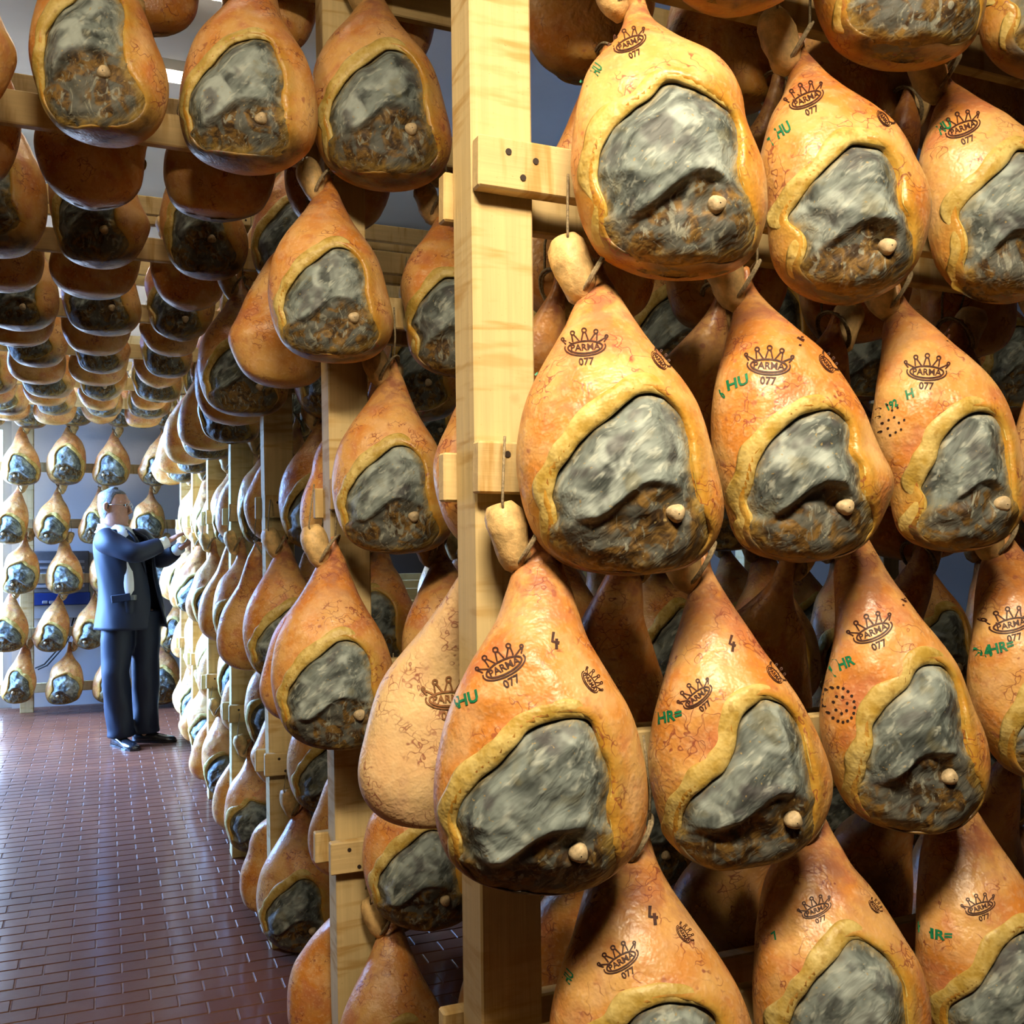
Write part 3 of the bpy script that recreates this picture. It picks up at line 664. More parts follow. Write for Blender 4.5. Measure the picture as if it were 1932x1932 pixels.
MARKS = {
 'r1c1': dict(brand=[(1188, 82, 62, 24, 1)], green=[('HU', 1126, 132, 24, 62, .6), ('7', 1102, 158, 22, 62, .5)]),
 'r1c2': dict(brand=[(1521, 187, 66, 24, 1)], green=[('HU', 1477, 246, 28, 33, .8), ('7', 1455, 268, 24, 45, .5)], side=(1665, 226, 34, -52)),
 'r1c3': dict(brand=[(1816, 242, 66, 22, 1)], green=[('HU', 1781, 240, 26, 38, .8)]),
 'r2c1': dict(brand=[(1104, 655, 74, 4, 1)], green=[('7', 1016, 712, 22, 40, .7)], side=(1243, 680, 39, -52)),
 'r2c2': dict(brand=[(1450, 690, 78, -3, 1)], green=[('HU', 1391, 722, 26, 20, 1.2), ('6', 1362, 744, 26, 40, .5)], four=[(1509, 637, 30, -18)], side=(1559, 686, 39, -52)),
 'r2c3': dict(brand=[(1748, 702, 72, -2, 1)], green=[('H', 1716, 744, 24, 22, 1.0), ('192', 1683, 764, 19, 28, .80)], dots=('box', 1678, 792, 44, 28), four=[(1788, 632, 22, -25)]),
 'r3c1': dict(brand=[(951, 1258, 84, 27, 1)], green=[('HU', 882, 1319, 30, 20, 1.0), ('6', 862, 1328, 26, 40, .5)], four=[(1046, 1208, 32, -4)], side=(1113, 1286, 45, -56)),
 'r3c2': dict(brand=[(1316, 1314, 62, 38, 1)], green=[('HR=', 1263, 1352, 28, 14, .9)], four=[(1380, 1213, 30, -12)], side=(1461, 1272, 39, -50)),
 'r3c3': dict(brand=[(1647, 1192, 74, 24, 1)], green=[('HR', 1597, 1252, 26, 26, .9), ('7', 1576, 1270, 26, 40, .6)], dots=('ring', 1587, 1330, 60, 15), four=[(1704, 1130, 24, -20)]),
 'r3c4': dict(brand=[(1908, 1178, 70, 14, 1)], green=[('24', 1866, 1234, 24, 24, .8), ('HR=', 1892, 1222, 26, 18, .9)]),
 'r4c1': dict(brand=[(1172, 1814, 70, 31, 1)], green=[('HU', 1073, 1846, 22, 65, .7)], four=[(1230, 1727, 38, 2)], side=(1289, 1762, 37, -55)),
 'r4c2': dict(brand=[(1541, 1717, 56, 24, 1)], green=[('7', 1463, 1768, 20, 40, 1.0)], side=(1649, 1710, 28, -52)),
 'r4c3': dict(brand=[(1850, 1712, 54, 20, 1)], green=[('HR=', 1776, 1770, 24, 4, 1.0)]),
}
NAMEROW = {'r1': 4, 'r2': 3, 'r3': 2, 'r4': 1}
FAR_ = 'rack farthest from white wall'
LAB = {
 'r1c1': f'large ham beside end post, fifth lowest row, front of {FAR_}',
 'r1c2': f'second ham from end post, fifth lowest row, front of {FAR_}',
 'r1c3': f'third ham from end post, fifth lowest row, front of {FAR_}',
 'r2c1': 'ham with pale roped hock by end post, fourth lowest row, rack farthest from wall',
 'r2c2': f'second ham from end post, fourth lowest row, front of {FAR_}',
 'r2c3': 'ham with green 192 and black dotted stamp, fourth lowest row, rack farthest from wall',
 'r3c1': f'broadest ham, hanging across the end post of the {FAR_}',
 'r3c2': 'ham with tilted crown brand and green HR, third lowest row, rack farthest from wall',
 'r3c3': f'ham with ring of black dots on its flank, {FAR_}',
 'r3c4': f'ham with green 24 HR on its flank, {FAR_}',
 'r4c1': f'ham with crown brand, second lowest row by end post, {FAR_}',
 'r4c2': f'second ham from end post, second lowest row, front of {FAR_}',
 'r4c3': f'third ham from end post, second lowest row, front of {FAR_}',
}
for k, h in HAMS.items():
    root = place_ham(h, h.root, -TH, LAB[k], 'hams on the front of the eighth rack')
    mk = MARKS[k]
    for (px, py, w, a, _) in mk['brand']:
        ca, sa = math.cos(math.radians(a)), math.sin(math.radians(a))
        ps = [xf(CROWN, px, py, w, a), xf(DIG, px + w * 0.37 * sa, py + w * 0.37 * ca, w, a)]
        o = obj('brand_mark', mesh_from('brand_mark', *conform(h, merge2(ps)), M_BRAND, False), root); tag(o, 'burnt brown crown brand over three digits')
    if 'side' in mk:
        px, py, w, a = mk['side']
        o = obj('brand_mark', mesh_from('brand_mark', *conform(h, xf(CROWN, px, py, w, a)), M_BRAND, False), root); tag(o, 'burnt crown brand seen edge-on')
    for (px, py, s_, a) in mk.get('four', []):
        o = obj('number_mark', mesh_from('number_mark', *conform(h, xf(four, px, py, s_, a)), M_BRAND, False), root); tag(o, 'burnt brown figure 4')
    ps = [xf(txt[s_], px, py, sz, a, sx, 0.15) for (s_, px, py, sz, a, sx) in mk['green']]
    o = obj('ink_mark', mesh_from('ink_mark', *conform(h, merge2(ps)), M_GREEN, False), root); tag(o, 'green ink letters on the rind')
    if 'dots' in mk:
        kd, px, py, s_, a = mk['dots']
        o = obj('dotted_stamp', mesh_from('dotted_stamp', *conform(h, xf(dots(kd), px, py, s_, a)), M_DOTS, False), root); tag(o, 'small black dotted stamp')

# ---- all other hams share these shapes
VAR = [HAMS[k] for k in ('r2c1', 'r1c1', 'r2c2', 'r3c1', 'r1c2', 'r4c2', 'r3c3')]
cnt = 0
def put_ham(rack, tier, X, back, label, group, var=None, mirror=False, ztweak=0.0, dy=0.0, sc=None, jit=None):
    global cnt
    cnt += 1
    h = VAR[(cnt * 5 + 3) % len(VAR)] if var is None else HAMS[var]
    scale = (sc or 0.473 / h.L * random.uniform(0.97, 1.03)) * ((1.11 if rack in 'BC' else 1.05) if (tier == 5 and rack in 'BCDEFG' and not back) else 1.0)
    rz = -TH + (random.uniform(-0.14, 0.14) if jit is None else jit)
    if back: rz += math.pi + 2 * TH * 0.5
    Y = (YB if back else YF)[rack] + dy
    sx = -1 if mirror else 1
    # belly centre of the shape goes to X
    ox = h.xb * scale * sx
    loc = (X - ox * math.cos(rz), Y - ox * math.sin(rz), BOT[tier] + h.L * scale + ztweak + random.uniform(-0.012, 0.012))
    return place_ham(h, loc, rz, label, group, scale, mirror)
def lab(rack, tier, n, back):
    side = 'rind side showing' if back else 'mouldy cut face showing'
    face = 'rear of' if back else 'front of'
    if tier >= 5: return f'ham {ORD[n]} along the {ROWN[tier]} row, {face} the {RACKNO[rack]} rack from the white wall'
    return f'ham {ORD[n]} from the end post, {ROWN[tier]} row, {face} {RACKNO[rack]} rack from white wall'

# rack A: top row, the right-hand neighbours and the rear side
for n, (px, py) in enumerate([(1405, 18), (1700, 100), (1990, 145)]):
    w = world_at(px, py, YF['A'] - 0.01)
    put_ham('A', 5, w.x, False, lab('A', 5, n, False), 'hams on the front of the eighth rack', ['r2c2', 'r1c1', 'r1c2'][n], ztweak=w.z - BOT[5], dy=0.0, jit=0.0)
w = world_at(2070, 1040, YF['A']); put_ham('A', 3, w.x, False, lab('A', 3, 3, False), 'hams on the front of the eighth rack', 'r2c1', jit=0.0)
XA = {1: 0.78, 2: 0.525, 3: 0.645, 4: 0.80, 5: 0.80, 0: 0.80}
for tier in range(0, 6):
    for n in range(4):
        X = XA[tier] + n * 0.31
        o = put_ham('A', tier, X, True, lab('A', tier, n, True), 'hams on the rear of the eighth rack', var='r2c1' if (tier, n) == (2, 0) else None)
        if (tier, n) == (2, 0):
            o['label'] = 'pale cream ham with its back turned, behind end post of rack farthest from wall'
            ch = [c_ for c_ in o.children if c_.name.startswith('rind')][0]; ch.data = ch.data.copy(); ch.data.materials[0] = M_RINDP
            h_ = HAMS['r2c1']
            art = merge2([CROWN, ([(x, y - 0.37) for x, y in DIG[0]], DIG[1])])
            xs_ = h_.xb + 0.012 + np.array([-p[0] for p in art[0]]) * 0.075; zs_ = -0.20 - 0.045 + np.array([p[1] for p in art[0]]) * 0.075
            xc_, a_2, bf_, bb_, yc_, f_ = h_.prof(zs_)
            ys_ = yc_ + bb_ * (1 - np.clip(np.abs((xs_ - xc_) / a_2), 0, .999) ** PEXP) ** (1 / PEXP) + 0.004 * vnoise(xs_, zs_, 14, h_.seed + 5) + 0.002
            q_ = obj('brand_mark', mesh_from('brand_mark', np.stack([xs_, ys_, zs_], 1), art[1], M_BRAND2, False), o); tag(q_, 'faint burnt crown brand')
# lowest row of rack A, below the picture's edge for the most part
for n in range(3): put_ham('A', 0, 0.66 + n * 0.31, False, lab('A', 0, n, False), 'hams on the front of the eighth rack')

# racks B to G: end columns, both sides
X0 = {'B': {4: 0.478, 3: 0.625, 2: 0.490, 1: 0.695, 0: 0.635}, 'C': {4: 0.416, 3: 0.675, 2: 0.560, 1: 0.70, 0: 0.60},
      'D': {4: 0.49, 3: 0.66, 2: 0.56, 1: 0.69, 0: 0.60}, 'E': {4: 0.50, 3: 0.64, 2: 0.55, 1: 0.68, 0: 0.60},
      'F': {4: 0.52, 3: 0.62, 2: 0.53, 1: 0.66, 0: 0.60}, 'G': {4: 0.52, 3: 0.62, 2: 0.55, 1: 0.66, 0: 0.60}}
XB0 = {4: 0.44, 3: 0.60, 2: 0.52, 1: 0.62, 0: 0.58}
for rk in 'BCDEFG':
    for tier in range(5):
        ncol = {'B': 9, 'C': 9, 'D': 6}.get(rk, 1)
        for n in range(ncol):
            put_ham(rk, tier, X0[rk][tier] + 0.30 * n, False, lab(rk, tier, n, False), f'hams on the front of rack {RACKNO[rk]} from the wall', var=('r2c1' if (n == 0 and rk in 'BC') else None))
        for n in range(1):
            put_ham(rk, tier, XB0[tier] + 0.30 * n + random.uniform(-0.02, 0.02), True, lab(rk, tier, n, True), f'hams on the rear of rack {RACKNO[rk]} from the wall')
    # rows over the aisle
    for n, X in enumerate([0.595, 0.295, -0.008, -0.305, -0.605]):
        if n == 4 and rk in 'BC': continue
        put_ham(rk, 5, X, False, lab(rk, 5, n, False), 'hams hanging over the aisle', var=None, jit=random.uniform(-0.05, 0.08))
        put_ham(rk, 5, X - 0.02, True, lab(rk, 5, n, True), 'hams hanging over the aisle', ztweak=-0.015)
for n, X in enumerate([0.70, 0.40, 0.10]):
    put_ham('B', 6, X, True, lab('B', 6, n, True), 'hams hanging over the aisle')
# rack H against the end wall: five rows across the aisle
far = {4: ([40, 125, 210, 292], 915), 3: ([16, 97, 178, 278], 1026), 2: ([38, 122, 205, 300], 1122), 1: ([14, 95, 168, 330], 1228), 0: ([35, 122, 210, 305], 1326), 5: ([-25, 60, 143, 225, 310], 806)}
for tier, (pxs, py) in far.items():
    for n, px in enumerate(pxs[::-1]):
        w = world_at(px, py, YF['H'])
        put_ham('H', tier, w.x, False, f'ham {ORD[n]} along the {ROWN[tier]} row of the rack against the white wall', 'hams against the white end wall', mirror=True, ztweak=w.z - BOT[tier], jit=0.45)

# ---------------------------------------------------------------- racks
def nail_mesh():
    v, f = tube([(0, 0.004, 0), (0, -0.0015, 0)], 0.0048, 10); return mesh_from('nail', v, f, M_NAIL, False)
NAIL = nail_mesh()
def add_rail(root, rk, x0, x1, z, back, nails=True, y0=None):
    y = RY[rk]
    ya, yb = (y + PD, y + PD + RT) if back else (y - RT, y)
    m = box_mesh('rail', 0, x1 - x0, 0, yb - ya, -RH / 2, RH / 2, M_RAIL, 0.003)
    r = obj('rail', m, root, (x0, ya - y, z), (0, math.radians(random.uniform(-0.35, 0.35)), 0))
    if nails and not back:
        for dx, dz in ((0.032, 0.016), (0.076, 0.012), (0.058, -0.020)):
            obj('nail', NAIL, r, (0.512 - x0 + dx + random.uniform(-0.004, 0.004), 0, dz + random.uniform(-0.004, 0.004)))
    return r
LEAN = dict(A=0.0135, B=0.016, C=0.016, D=0.004, E=0.003, F=0.001, G=0.0, H=0.0)
for rk in 'ABCDEFG':
    root = empty('ham_rack', (0, RY[rk], 0))
    tag(root, f'pine ham rack standing {RACKNO[rk]} from the white end wall', 'rack', 'pine ham racks')
    H = CEIL - 0.3
    m = box_mesh('post', 0, PW, 0, PD, 0, H, M_POST, 0.003)
    xs = [0.512, 3.2] + ([] if rk == 'A' else [-1.85])
    for x in xs:
        ln = LEAN[rk] if x == 0.512 else 0.0
        obj('post', m, root, (x + ln * 1.0, 0, 0), (0, -ln, 0))
    for ti, z in enumerate(TIER):
        if ti == 6 and rk != 'B': continue
        left = 0.500 if (ti < 4 or rk == 'A') else -1.95
        right = 3.4
        add_rail(root, rk, 0.5 if ti == 4 else left, right, z, False)
        add_rail(root, rk, left - (0.015 if left > 0 else 0), right, z - random.uniform(0.0, 0.02), True)
# rack H
root = empty('ham_rack', (0, RY['H'], 0)); tag(root, 'pine ham rack standing against the white end wall', 'rack', 'pine ham racks')
m = box_mesh('post', 0, PW, 0, PD, 0, CEIL - 0.3, M_POST, 0.003)
for x in (-0.62, 0.60, -1.9, 2.2): obj('post', m, root, (x, 0, 0))
for z in TIER[:6]: add_rail(root, 'H', -2.0, 2.3, z - (0.5 if z < 0.7 else 0.0) * 0, False, False)
add_rail(root, 'H', -2.0, 2.3, 0.20, False, False)

# ---------------------------------------------------------------- things on the end wall
M_GREYM = mat_simple('grey_metal', (0.16, 0.165, 0.18), 0.5, 0.4, 12, 0.15)
M_BLUE = mat_simple('blue_paint', (0.015, 0.05, 0.26), 0.4, 0.5)
M_PALE = mat_simple('pale_grey', (0.42, 0.43, 0.46), 0.5, 0.4)
M_RED = mat_simple('red_plastic', (0.30, 0.012, 0.012), 0.4, 0.5)
M_CABLE = mat_simple('black_cable', (0.012, 0.012, 0.014), 0.5, 0.4)
def wp(px, py): return world_at(px, py, ENDY - 0.12)
a_ = wp(52, 1040); b_ = wp(168, 1165)
u = empty('ventilation_unit', ((a_.x + b_.x) / 2, ENDY - 0.005, b_.z)); tag(u, 'grey ventilation unit with blue band on the white wall behind the hams', 'machine')
w_ = (b_.x - a_.x) / 2; hh = a_.z - b_.z
obj('casing', box_mesh('casing', -w_, w_, -0.12, 0, hh * 0.38, hh, M_GREYM, 0.006), u)
obj('band', box_mesh('band', -w_ * 1.04, w_ * 1.04, -0.125, -0.002, hh * 0.20, hh * 0.378, M_BLUE, 0.004), u)
obj('base_panel', box_mesh('base_panel', -w_, w_, -0.11, 0, 0.0, hh * 0.198, M_PALE, 0.004), u)
for i in range(5): obj('louvre', box_mesh('louvre', -w_ * 0.85, w_ * 0.85, -0.128, -0.118, hh * (0.46 + 0.09 * i), hh * (0.50 + 0.09 * i), M_PALE, 0.002), u)
for i, (px, py) in enumerate([(85, 1136), (98, 1136)]):
    p = wp(px, py); obj('switch', box_mesh('switch', -0.02, 0.02, -0.014, 0, -0.012, 0.012, M_PALE, 0.003), u, (p.x - u.location.x, -0.122, p.z - u.location.z))
p = wp(149, 1140); k = empty('emergency_switch', (p.x, ENDY - 0.004, p.z)); tag(k, 'small red switch box on the white wall beside the ventilation unit', 'switch')
obj('box', box_mesh('box', -0.035, 0.035, -0.06, 0, -0.055, 0.055, M_RED, 0.006), k)
obj('button', mesh_from('button', *tube([(0, -0.058, 0.01), (0, -0.078, 0.01)], 0.018, 16), M_CABLE, False), k)
pts = [wp(*q) for q in [(146, 1160), (138, 1190), (120, 1222), (104, 1240), (88, 1258), (70, 1266)]]
V, F = tube([(q.x, ENDY - 0.03, q.z) for q in pts], 0.006, 8); V2, F2 = tube([(q.x - 0.02, ENDY - 0.03, q.z + 0.012) for q in pts], 0.006, 8)
tag(obj('power_cable', mesh_from('power_cable', V, F, M_CABLE)), 'black power cable sagging along the white wall, lower of two', 'cable', 'cables on the end wall')
tag(obj('power_cable', mesh_from('power_cable', V2, F2, M_CABLE)), 'black power cable sagging along the white wall, upper of two', 'cable', 'cables on the end wall')

# window on the left wall: frame, bars and bright panes
M_FRAME = mat_simple('window_frame', (0.55, 0.55, 0.55), 0.5, 0.4)
N = NT('sky_pane'); M_PANE = N.done((0.7, 0.8, 1.0), 0.1, 0.5); N.b.inputs['Emission Color'].default_value = (0.72, 0.84, 1.0, 1); N.b.inputs['Emission Strength'].default_value = 2.0
win = empty('window_1', (XL, (wy0 + wy1) / 2, wz0)); tag(win, kind='structure')
hw = (wy1 - wy0) / 2; wh = wz1 - wz0
V, F = merge([box_vf(-0.16, -0.05, -hw, hw, 0, 0.06), box_vf(-0.16, -0.05, -hw, hw, wh - 0.06, wh), box_vf(-0.16, -0.05, -hw, -hw + 0.06, 0, wh), box_vf(-0.16, -0.05, hw - 0.06, hw, 0, wh)])
obj('window_frame', mesh_from('window_frame', V, F, M_FRAME, False), win)
for i in (1, 2): obj('mullion', box_mesh('mullion', -0.15, -0.07, -hw + 2 * hw * i / 3 - 0.02, -hw + 2 * hw * i / 3 + 0.02, 0.06, wh - 0.06, M_FRAME, 0.003), win)
for i in (1, 2): obj('glazing_bar', box_mesh('glazing_bar', -0.15, -0.07, -hw + 0.06, hw - 0.06, wh * i / 3 - 0.02, wh * i / 3 + 0.02, M_FRAME, 0.003), win)
for i in range(3):
    for j in range(3): obj('pane', box_mesh('pane', -0.125, -0.115, -hw + 2 * hw * i / 3 + 0.03, -hw + 2 * hw * (i + 1) / 3 - 0.03, wh * j / 3 + 0.03, wh * (j + 1) / 3 - 0.03, M_PANE, 0), win)

# glazed door in the end wall, left of the far rack
N = NT('door_glass'); M_PANE2 = N.done((0.7, 0.8, 1.0), 0.1, 0.5); N.b.inputs['Emission Color'].default_value = (0.50, 0.68, 1.0, 1); N.b.inputs['Emission Strength'].default_value = 9.0
dr = empty('door_1', ((gx0 + gx1) / 2, ENDY, 0)); tag(dr, kind='structure')
gw = (gx1 - gx0) / 2
V, F = merge([box_vf(-gw, gw, 0.05, 0.14, gz1 - 0.07, gz1), box_vf(-gw, gw, 0.05, 0.14, -0.002, 0.10), box_vf(-gw, -gw + 0.07, 0.05, 0.14, 0.10, gz1 - 0.07), box_vf(gw - 0.07, gw, 0.05, 0.14, 0.10, gz1 - 0.07), box_vf(-0.035, 0.035, 0.05, 0.14, 0.10, gz1 - 0.07)])
obj('door_frame', mesh_from('door_frame', V, F, M_FRAME, False), dr)
for x in (-gw + 0.07, 0.035): obj('pane', box_mesh('pane', x, x + gw - 0.105, 0.08, 0.09, 0.10, gz1 - 0.07, M_PANE2, 0), dr)
obj('door_handle', mesh_from('door_handle', *tube([(-0.06, 0.05, 1.05), (-0.06, -0.01, 1.05), (-0.16, -0.01, 1.05)], 0.009, 10), M_GREYM), dr)

# ---------------------------------------------------------------- lamps
N = NT('lamp_tube'); M_TUBE = N.done((0.9, 0.9, 0.9), 0.3); N.b.inputs['Emission Color'].default_value = (1.0, 0.86, 0.66, 1); N.b.inputs['Emission Strength'].default_value = 4.0
M_TUBE2 = M_TUBE.copy(); M_TUBE2.node_tree.nodes['Principled BSDF'].inputs['Emission Strength'].default_value = 26.0
for m_ in (M_TUBE, M_PANE): m_.cycles.emission_sampling = 'NONE'
M_TUBE_FILL = M_TUBE.copy(); b_ = M_TUBE_FILL.node_tree.nodes['Principled BSDF']; b_.inputs['Emission Strength'].default_value = 75.0; b_.inputs['Emission Color'].default_value = (1.0, 0.93, 0.86, 1); M_TUBE_FILL.cycles.emission_sampling = 'AUTO'  # brighter tube for the fill lamp added near the end wall
M_LAMP = mat_simple('lamp_housing', (0.5, 0.5, 0.48), 0.5, 0.4)
def strip_lamp(x, y, z, label, mt=None):
    r = empty('strip_lamp', (x, y, z)); tag(r, label, 'lamp', 'ceiling strip lamps')
    obj('housing', box_mesh('housing', -0.62, 0.62, -0.07, 0.07, 0, 0.06, M_LAMP, 0.006), r)
    for dy in (-0.035, 0.035): obj('lamp_tube', mesh_from('lamp_tube', *tube([(-0.59, dy, -0.016), (0.59, dy, -0.016)], 0.013, 12), mt or M_TUBE), r)
    for dx in (-0.45, 0.45): obj('hanger', mesh_from('hanger', *tube([(dx, 0, 0.06), (dx, 0, CEIL - z)], 0.006, 8), M_LAMP), r)
    return r
strip_lamp(0.25, 5.95, 4.05, 'white strip lamp on the ceiling between the third and fourth racks from the white wall', M_TUBE2)
strip_lamp(-0.75, 8.10, 3.9, 'added fill lamp on the ceiling in front of the white end wall', M_TUBE_FILL)  # added lamp that brightens the end wall and the hams on it
strip_lamp(0.05, 2.88, 4.05, 'added fill lamp on the ceiling between the sixth and seventh racks from the white wall', M_TUBE2)  # added lamp to brighten the ham fronts of the sixth rack
strip_lamp(0.05, 4.95, 4.05, 'added fill lamp on the ceiling between the fourth and fifth racks from the white wall', M_TUBE2)  # added lamp, brightens the hams hanging over the aisle
strip_lamp(0.05, 3.92, 4.05, 'white strip lamp on the ceiling between the fifth and sixth racks from the white wall', M_TUBE2)
strip_lamp(0.22, -0.02, 2.99, 'white strip lamp hanging before the rack farthest from the white wall')
sl = strip_lamp(-0.88, 1.35, 2.59, 'white strip lamp hung lengthwise over the aisle beside the farthest rack from white wall'); sl.rotation_euler = (0, 0, math.pi / 2)

# ---------------------------------------------------------------- the man
M_SKIN = mat_simple('skin', (0.42, 0.20, 0.125), 0.5, 0.4, 30, 0.12)
M_HAIR = mat_simple('grey_hair', (0.11, 0.10, 0.095), 0.6, 0.4, 120, 0.6, 0.004)
M_SUIT = mat_simple('navy_suit', (0.0035, 0.0060, 0.016), 0.6, 0.3, 200, 0.15)
M_SHIRT = mat_simple('white_shirt', (0.62, 0.62, 0.64), 0.7, 0.3)
M_SHOE = mat_simple('black_leather', (0.012, 0.012, 0.014), 0.16, 0.6)
M_STEEL = mat_simple('steel', (0.5, 0.5, 0.5), 0.25, 0.6, metal=1.0)
M_EYE = mat_simple('eye', (0.05, 0.03, 0.02), 0.2, 0.6)
mb = world_at(250, 1404, 1.0); d_ = Vector((mb.x, mb.y, mb.z - CAMZ)); mb = Vector((0, 0, CAMZ)) + d_ * (CAMZ / -d_.z)
man = empty('person', (mb.x, mb.y, 0.0))
tag(man, 'grey-haired man in navy suit and glasses standing in the aisle, handling a ham', 'person')
def remeshed(name, vf, mat, voxel, parent, smooth=4):
    o = obj(name, mesh_from(name, *vf, mat), parent)
    r = o.modifiers.new('r', 'REMESH'); r.mode = 'VOXEL'; r.voxel_size = voxel; r.use_smooth_shade = True
    if smooth: q = o.modifiers.new('s', 'SMOOTH'); q.iterations = smooth; q.factor = 0.5
    return o
def hand(wrist, tip, up, curl=0.35):
    """palm, four fingers of different lengths with bends, and a thumb off the side of the palm"""
    w = Vector(wrist); d = (Vector(tip) - w).normalized(); u_ = Vector(up); side = d.cross(u_).normalized(); u_ = side.cross(d).normalized()
    ps = [tube([w - d * 0.03, w + d * 0.01, w + d * 0.05, w + d * 0.088], [(0.026, 0.021), (0.030, 0.020), (0.041, 0.017), (0.040, 0.013)], 12)]
    for i, (o, L) in enumerate([(-0.030, 0.070), (-0.010, 0.082), (0.010, 0.078), (0.029, 0.060)]):
        b = w + d * 0.078 + side * o
        p1 = b + (d * math.cos(curl * 0.6) - u_ * math.sin(curl * 0.6)) * L * 0.45
        p2 = p1 + (d * math.cos(curl * 1.6) - u_ * math.sin(curl * 1.6)) * L * 0.32
        p3 = p2 + (d * math.cos(curl * 2.4) - u_ * math.sin(curl * 2.4)) * L * 0.23
        ps.append(tube([b - d * 0.015, b, p1, p2, p3], [0.0092, 0.0095, 0.0088, 0.0080, 0.0060], 8))
    b = w + d * 0.022 - side * 0.030
    t1 = b + (d * 0.6 - side * 0.65 + u_ * 0.25).normalized() * 0.042
    t2 = t1 + (d * 0.85 - side * 0.30 - u_ * 0.1).normalized() * 0.030
    ps.append(tube([b + side * 0.012, b, t1, t2], [0.013, 0.0125, 0.0105, 0.0075], 8))
    return ps
FW = Vector((0.90, -0.43, 0)).normalized(); RT_ = Vector((-0.43, -0.90, 0)).normalized()   # facing, his right (towards the camera)
HC = Vector((-0.115, 0.0, 1.605))
def hp(f, r, z): return HC + FW * f + RT_ * r + Vector((0, 0, z))
# head: lofted from profile rings along z (front reach, back reach, half width)
rings = [(-0.150, 0.030, 0.060, 0.052), (-0.128, 0.070, 0.062, 0.056), (-0.112, 0.090, 0.068, 0.061), (-0.085, 0.093, 0.078, 0.068), (-0.055, 0.092, 0.088, 0.073), (-0.020, 0.093, 0.096, 0.076),
         (0.015, 0.097, 0.101, 0.078), (0.050, 0.094, 0.101, 0.077), (0.080, 0.080, 0.094, 0.070), (0.102, 0.055, 0.074, 0.055), (0.117, 0.020, 0.040, 0.030), (0.120, 0.004, 0.010, 0.008)]
V = []
for z, fr, bk, wd in rings:
    for k in range(28):
        a_ = 2 * math.pi * k / 28; cf = math.cos(a_); V.append(hp((fr if cf > 0 else bk) * cf, wd * math.sin(a_), z))
headvf = (V, grid_faces(len(rings), 28) + [tuple(range(27, -1, -1)), tuple(len(V) - 28 + k for k in range(28))])
nose = tube([hp(0.088, 0, 0.022), hp(0.102, 0, -0.004), hp(0.116, 0, -0.034), hp(0.094, 0, -0.046)], [0.009, 0.011, 0.015, 0.010], 10)
brow = tube([hp(0.070, 0.052, 0.030), hp(0.094, 0.026, 0.036), hp(0.098, 0, 0.032), hp(0.094, -0.026, 0.036), hp(0.070, -0.052, 0.030)], 0.0085, 8)
lip1 = tube([hp(0.084, 0.024, -0.076), hp(0.097, 0, -0.071), hp(0.084, -0.024, -0.076)], 0.0062, 8)
lip2 = tube([hp(0.084, 0.020, -0.087), hp(0.096, 0, -0.088), hp(0.084, -0.020, -0.087)], 0.0068, 8)
chin = ellipsoid(hp(0.078, 0, -0.122), (0.022, 0.022, 0.018))
ears = [tube([hp(-0.012, sg * 0.074, 0.022), hp(-0.022, sg * 0.088, 0.014), hp(-0.022, sg * 0.088, -0.016), hp(-0.008, sg * 0.076, -0.036)], [0.010, 0.013, 0.011, 0.007], 8) for sg in (1, -1)]
neck = tube([hp(-0.035, 0, -0.075), hp(-0.030, 0, -0.13), hp(-0.042, 0, -0.21), hp(-0.05, 0, -0.26)], [(0.058, 0.058), (0.056, 0.056), (0.064, 0.062), (0.095, 0.07)], 18)
SHR = Vector((-0.185, -0.115, 1.385)); ELR = Vector((0.015, -0.235, 1.285)); WRR = Vector((0.215, -0.195, 1.372)); TPR = Vector((0.345, -0.185, 1.452))
SHL = Vector((0.050, 0.130, 1.385)); ELL = Vector((0.180, 0.01, 1.235)); WRL = Vector((0.300, -0.120, 1.330)); TPL = Vector((0.40, -0.165, 1.395))
HIP = Vector((-0.02, 0.0, 0.92))
torso = tube([(-0.02, 0, 0.86), (-0.02, 0, 0.98), (-0.03, 0, 1.15), (-0.05, 0, 1.30), (-0.07, 0, 1.40), (-0.09, 0, 1.45)], [(0.12, 0.09), (0.12, 0.085), (0.11, 0.085), (0.11, 0.08), (0.085, 0.065), (0.055, 0.05)], 20)
arms = [tube([SHR, (SHR + ELR) / 2, ELR, (ELR + WRR) / 2, WRR], [0.05, 0.046, 0.040, 0.036, 0.027], 12), tube([SHL, (SHL + ELL) / 2, ELL, (ELL + WRL) / 2, WRL], [0.05, 0.046, 0.040, 0.036, 0.027], 12)]
shj = [tube([SHR - Vector((0, 0, 0.03)), Vector((-0.07, 0.01, 1.345)), SHL - Vector((0, 0, 0.03))], 0.042, 12)]
KR = Vector((-0.105, -0.05, 0.50)); AR = Vector((-0.075, -0.045, 0.10)); KL = Vector((0.085, 0.035, 0.50)); AL = Vector((0.085, 0.045, 0.10))
legs = [tube([(-0.085, -0.035, 0.90), (-0.10, -0.05, 0.72), KR, (-0.09, -0.045, 0.34), AR, AR - Vector((0, 0, 0.06))], [0.085, 0.078, 0.056, 0.052, 0.036, 0.036], 14),
        tube([(0.05, 0.035, 0.90), (0.07, 0.04, 0.72), KL, (0.09, 0.045, 0.34), AL, AL - Vector((0, 0, 0.06))], [0.085, 0.078, 0.056, 0.052, 0.036, 0.036], 14)]
body = remeshed('body', merge([headvf, nose, brow, lip1, lip2, chin, neck, torso] + ears + arms + shj + legs + hand(WRR, TPR, (-0.3, 0.2, 1), 0.30) + hand(WRL, TPL, (-0.3, 0.2, 1), 0.35)), M_SKIN, 0.0055, man, 3)
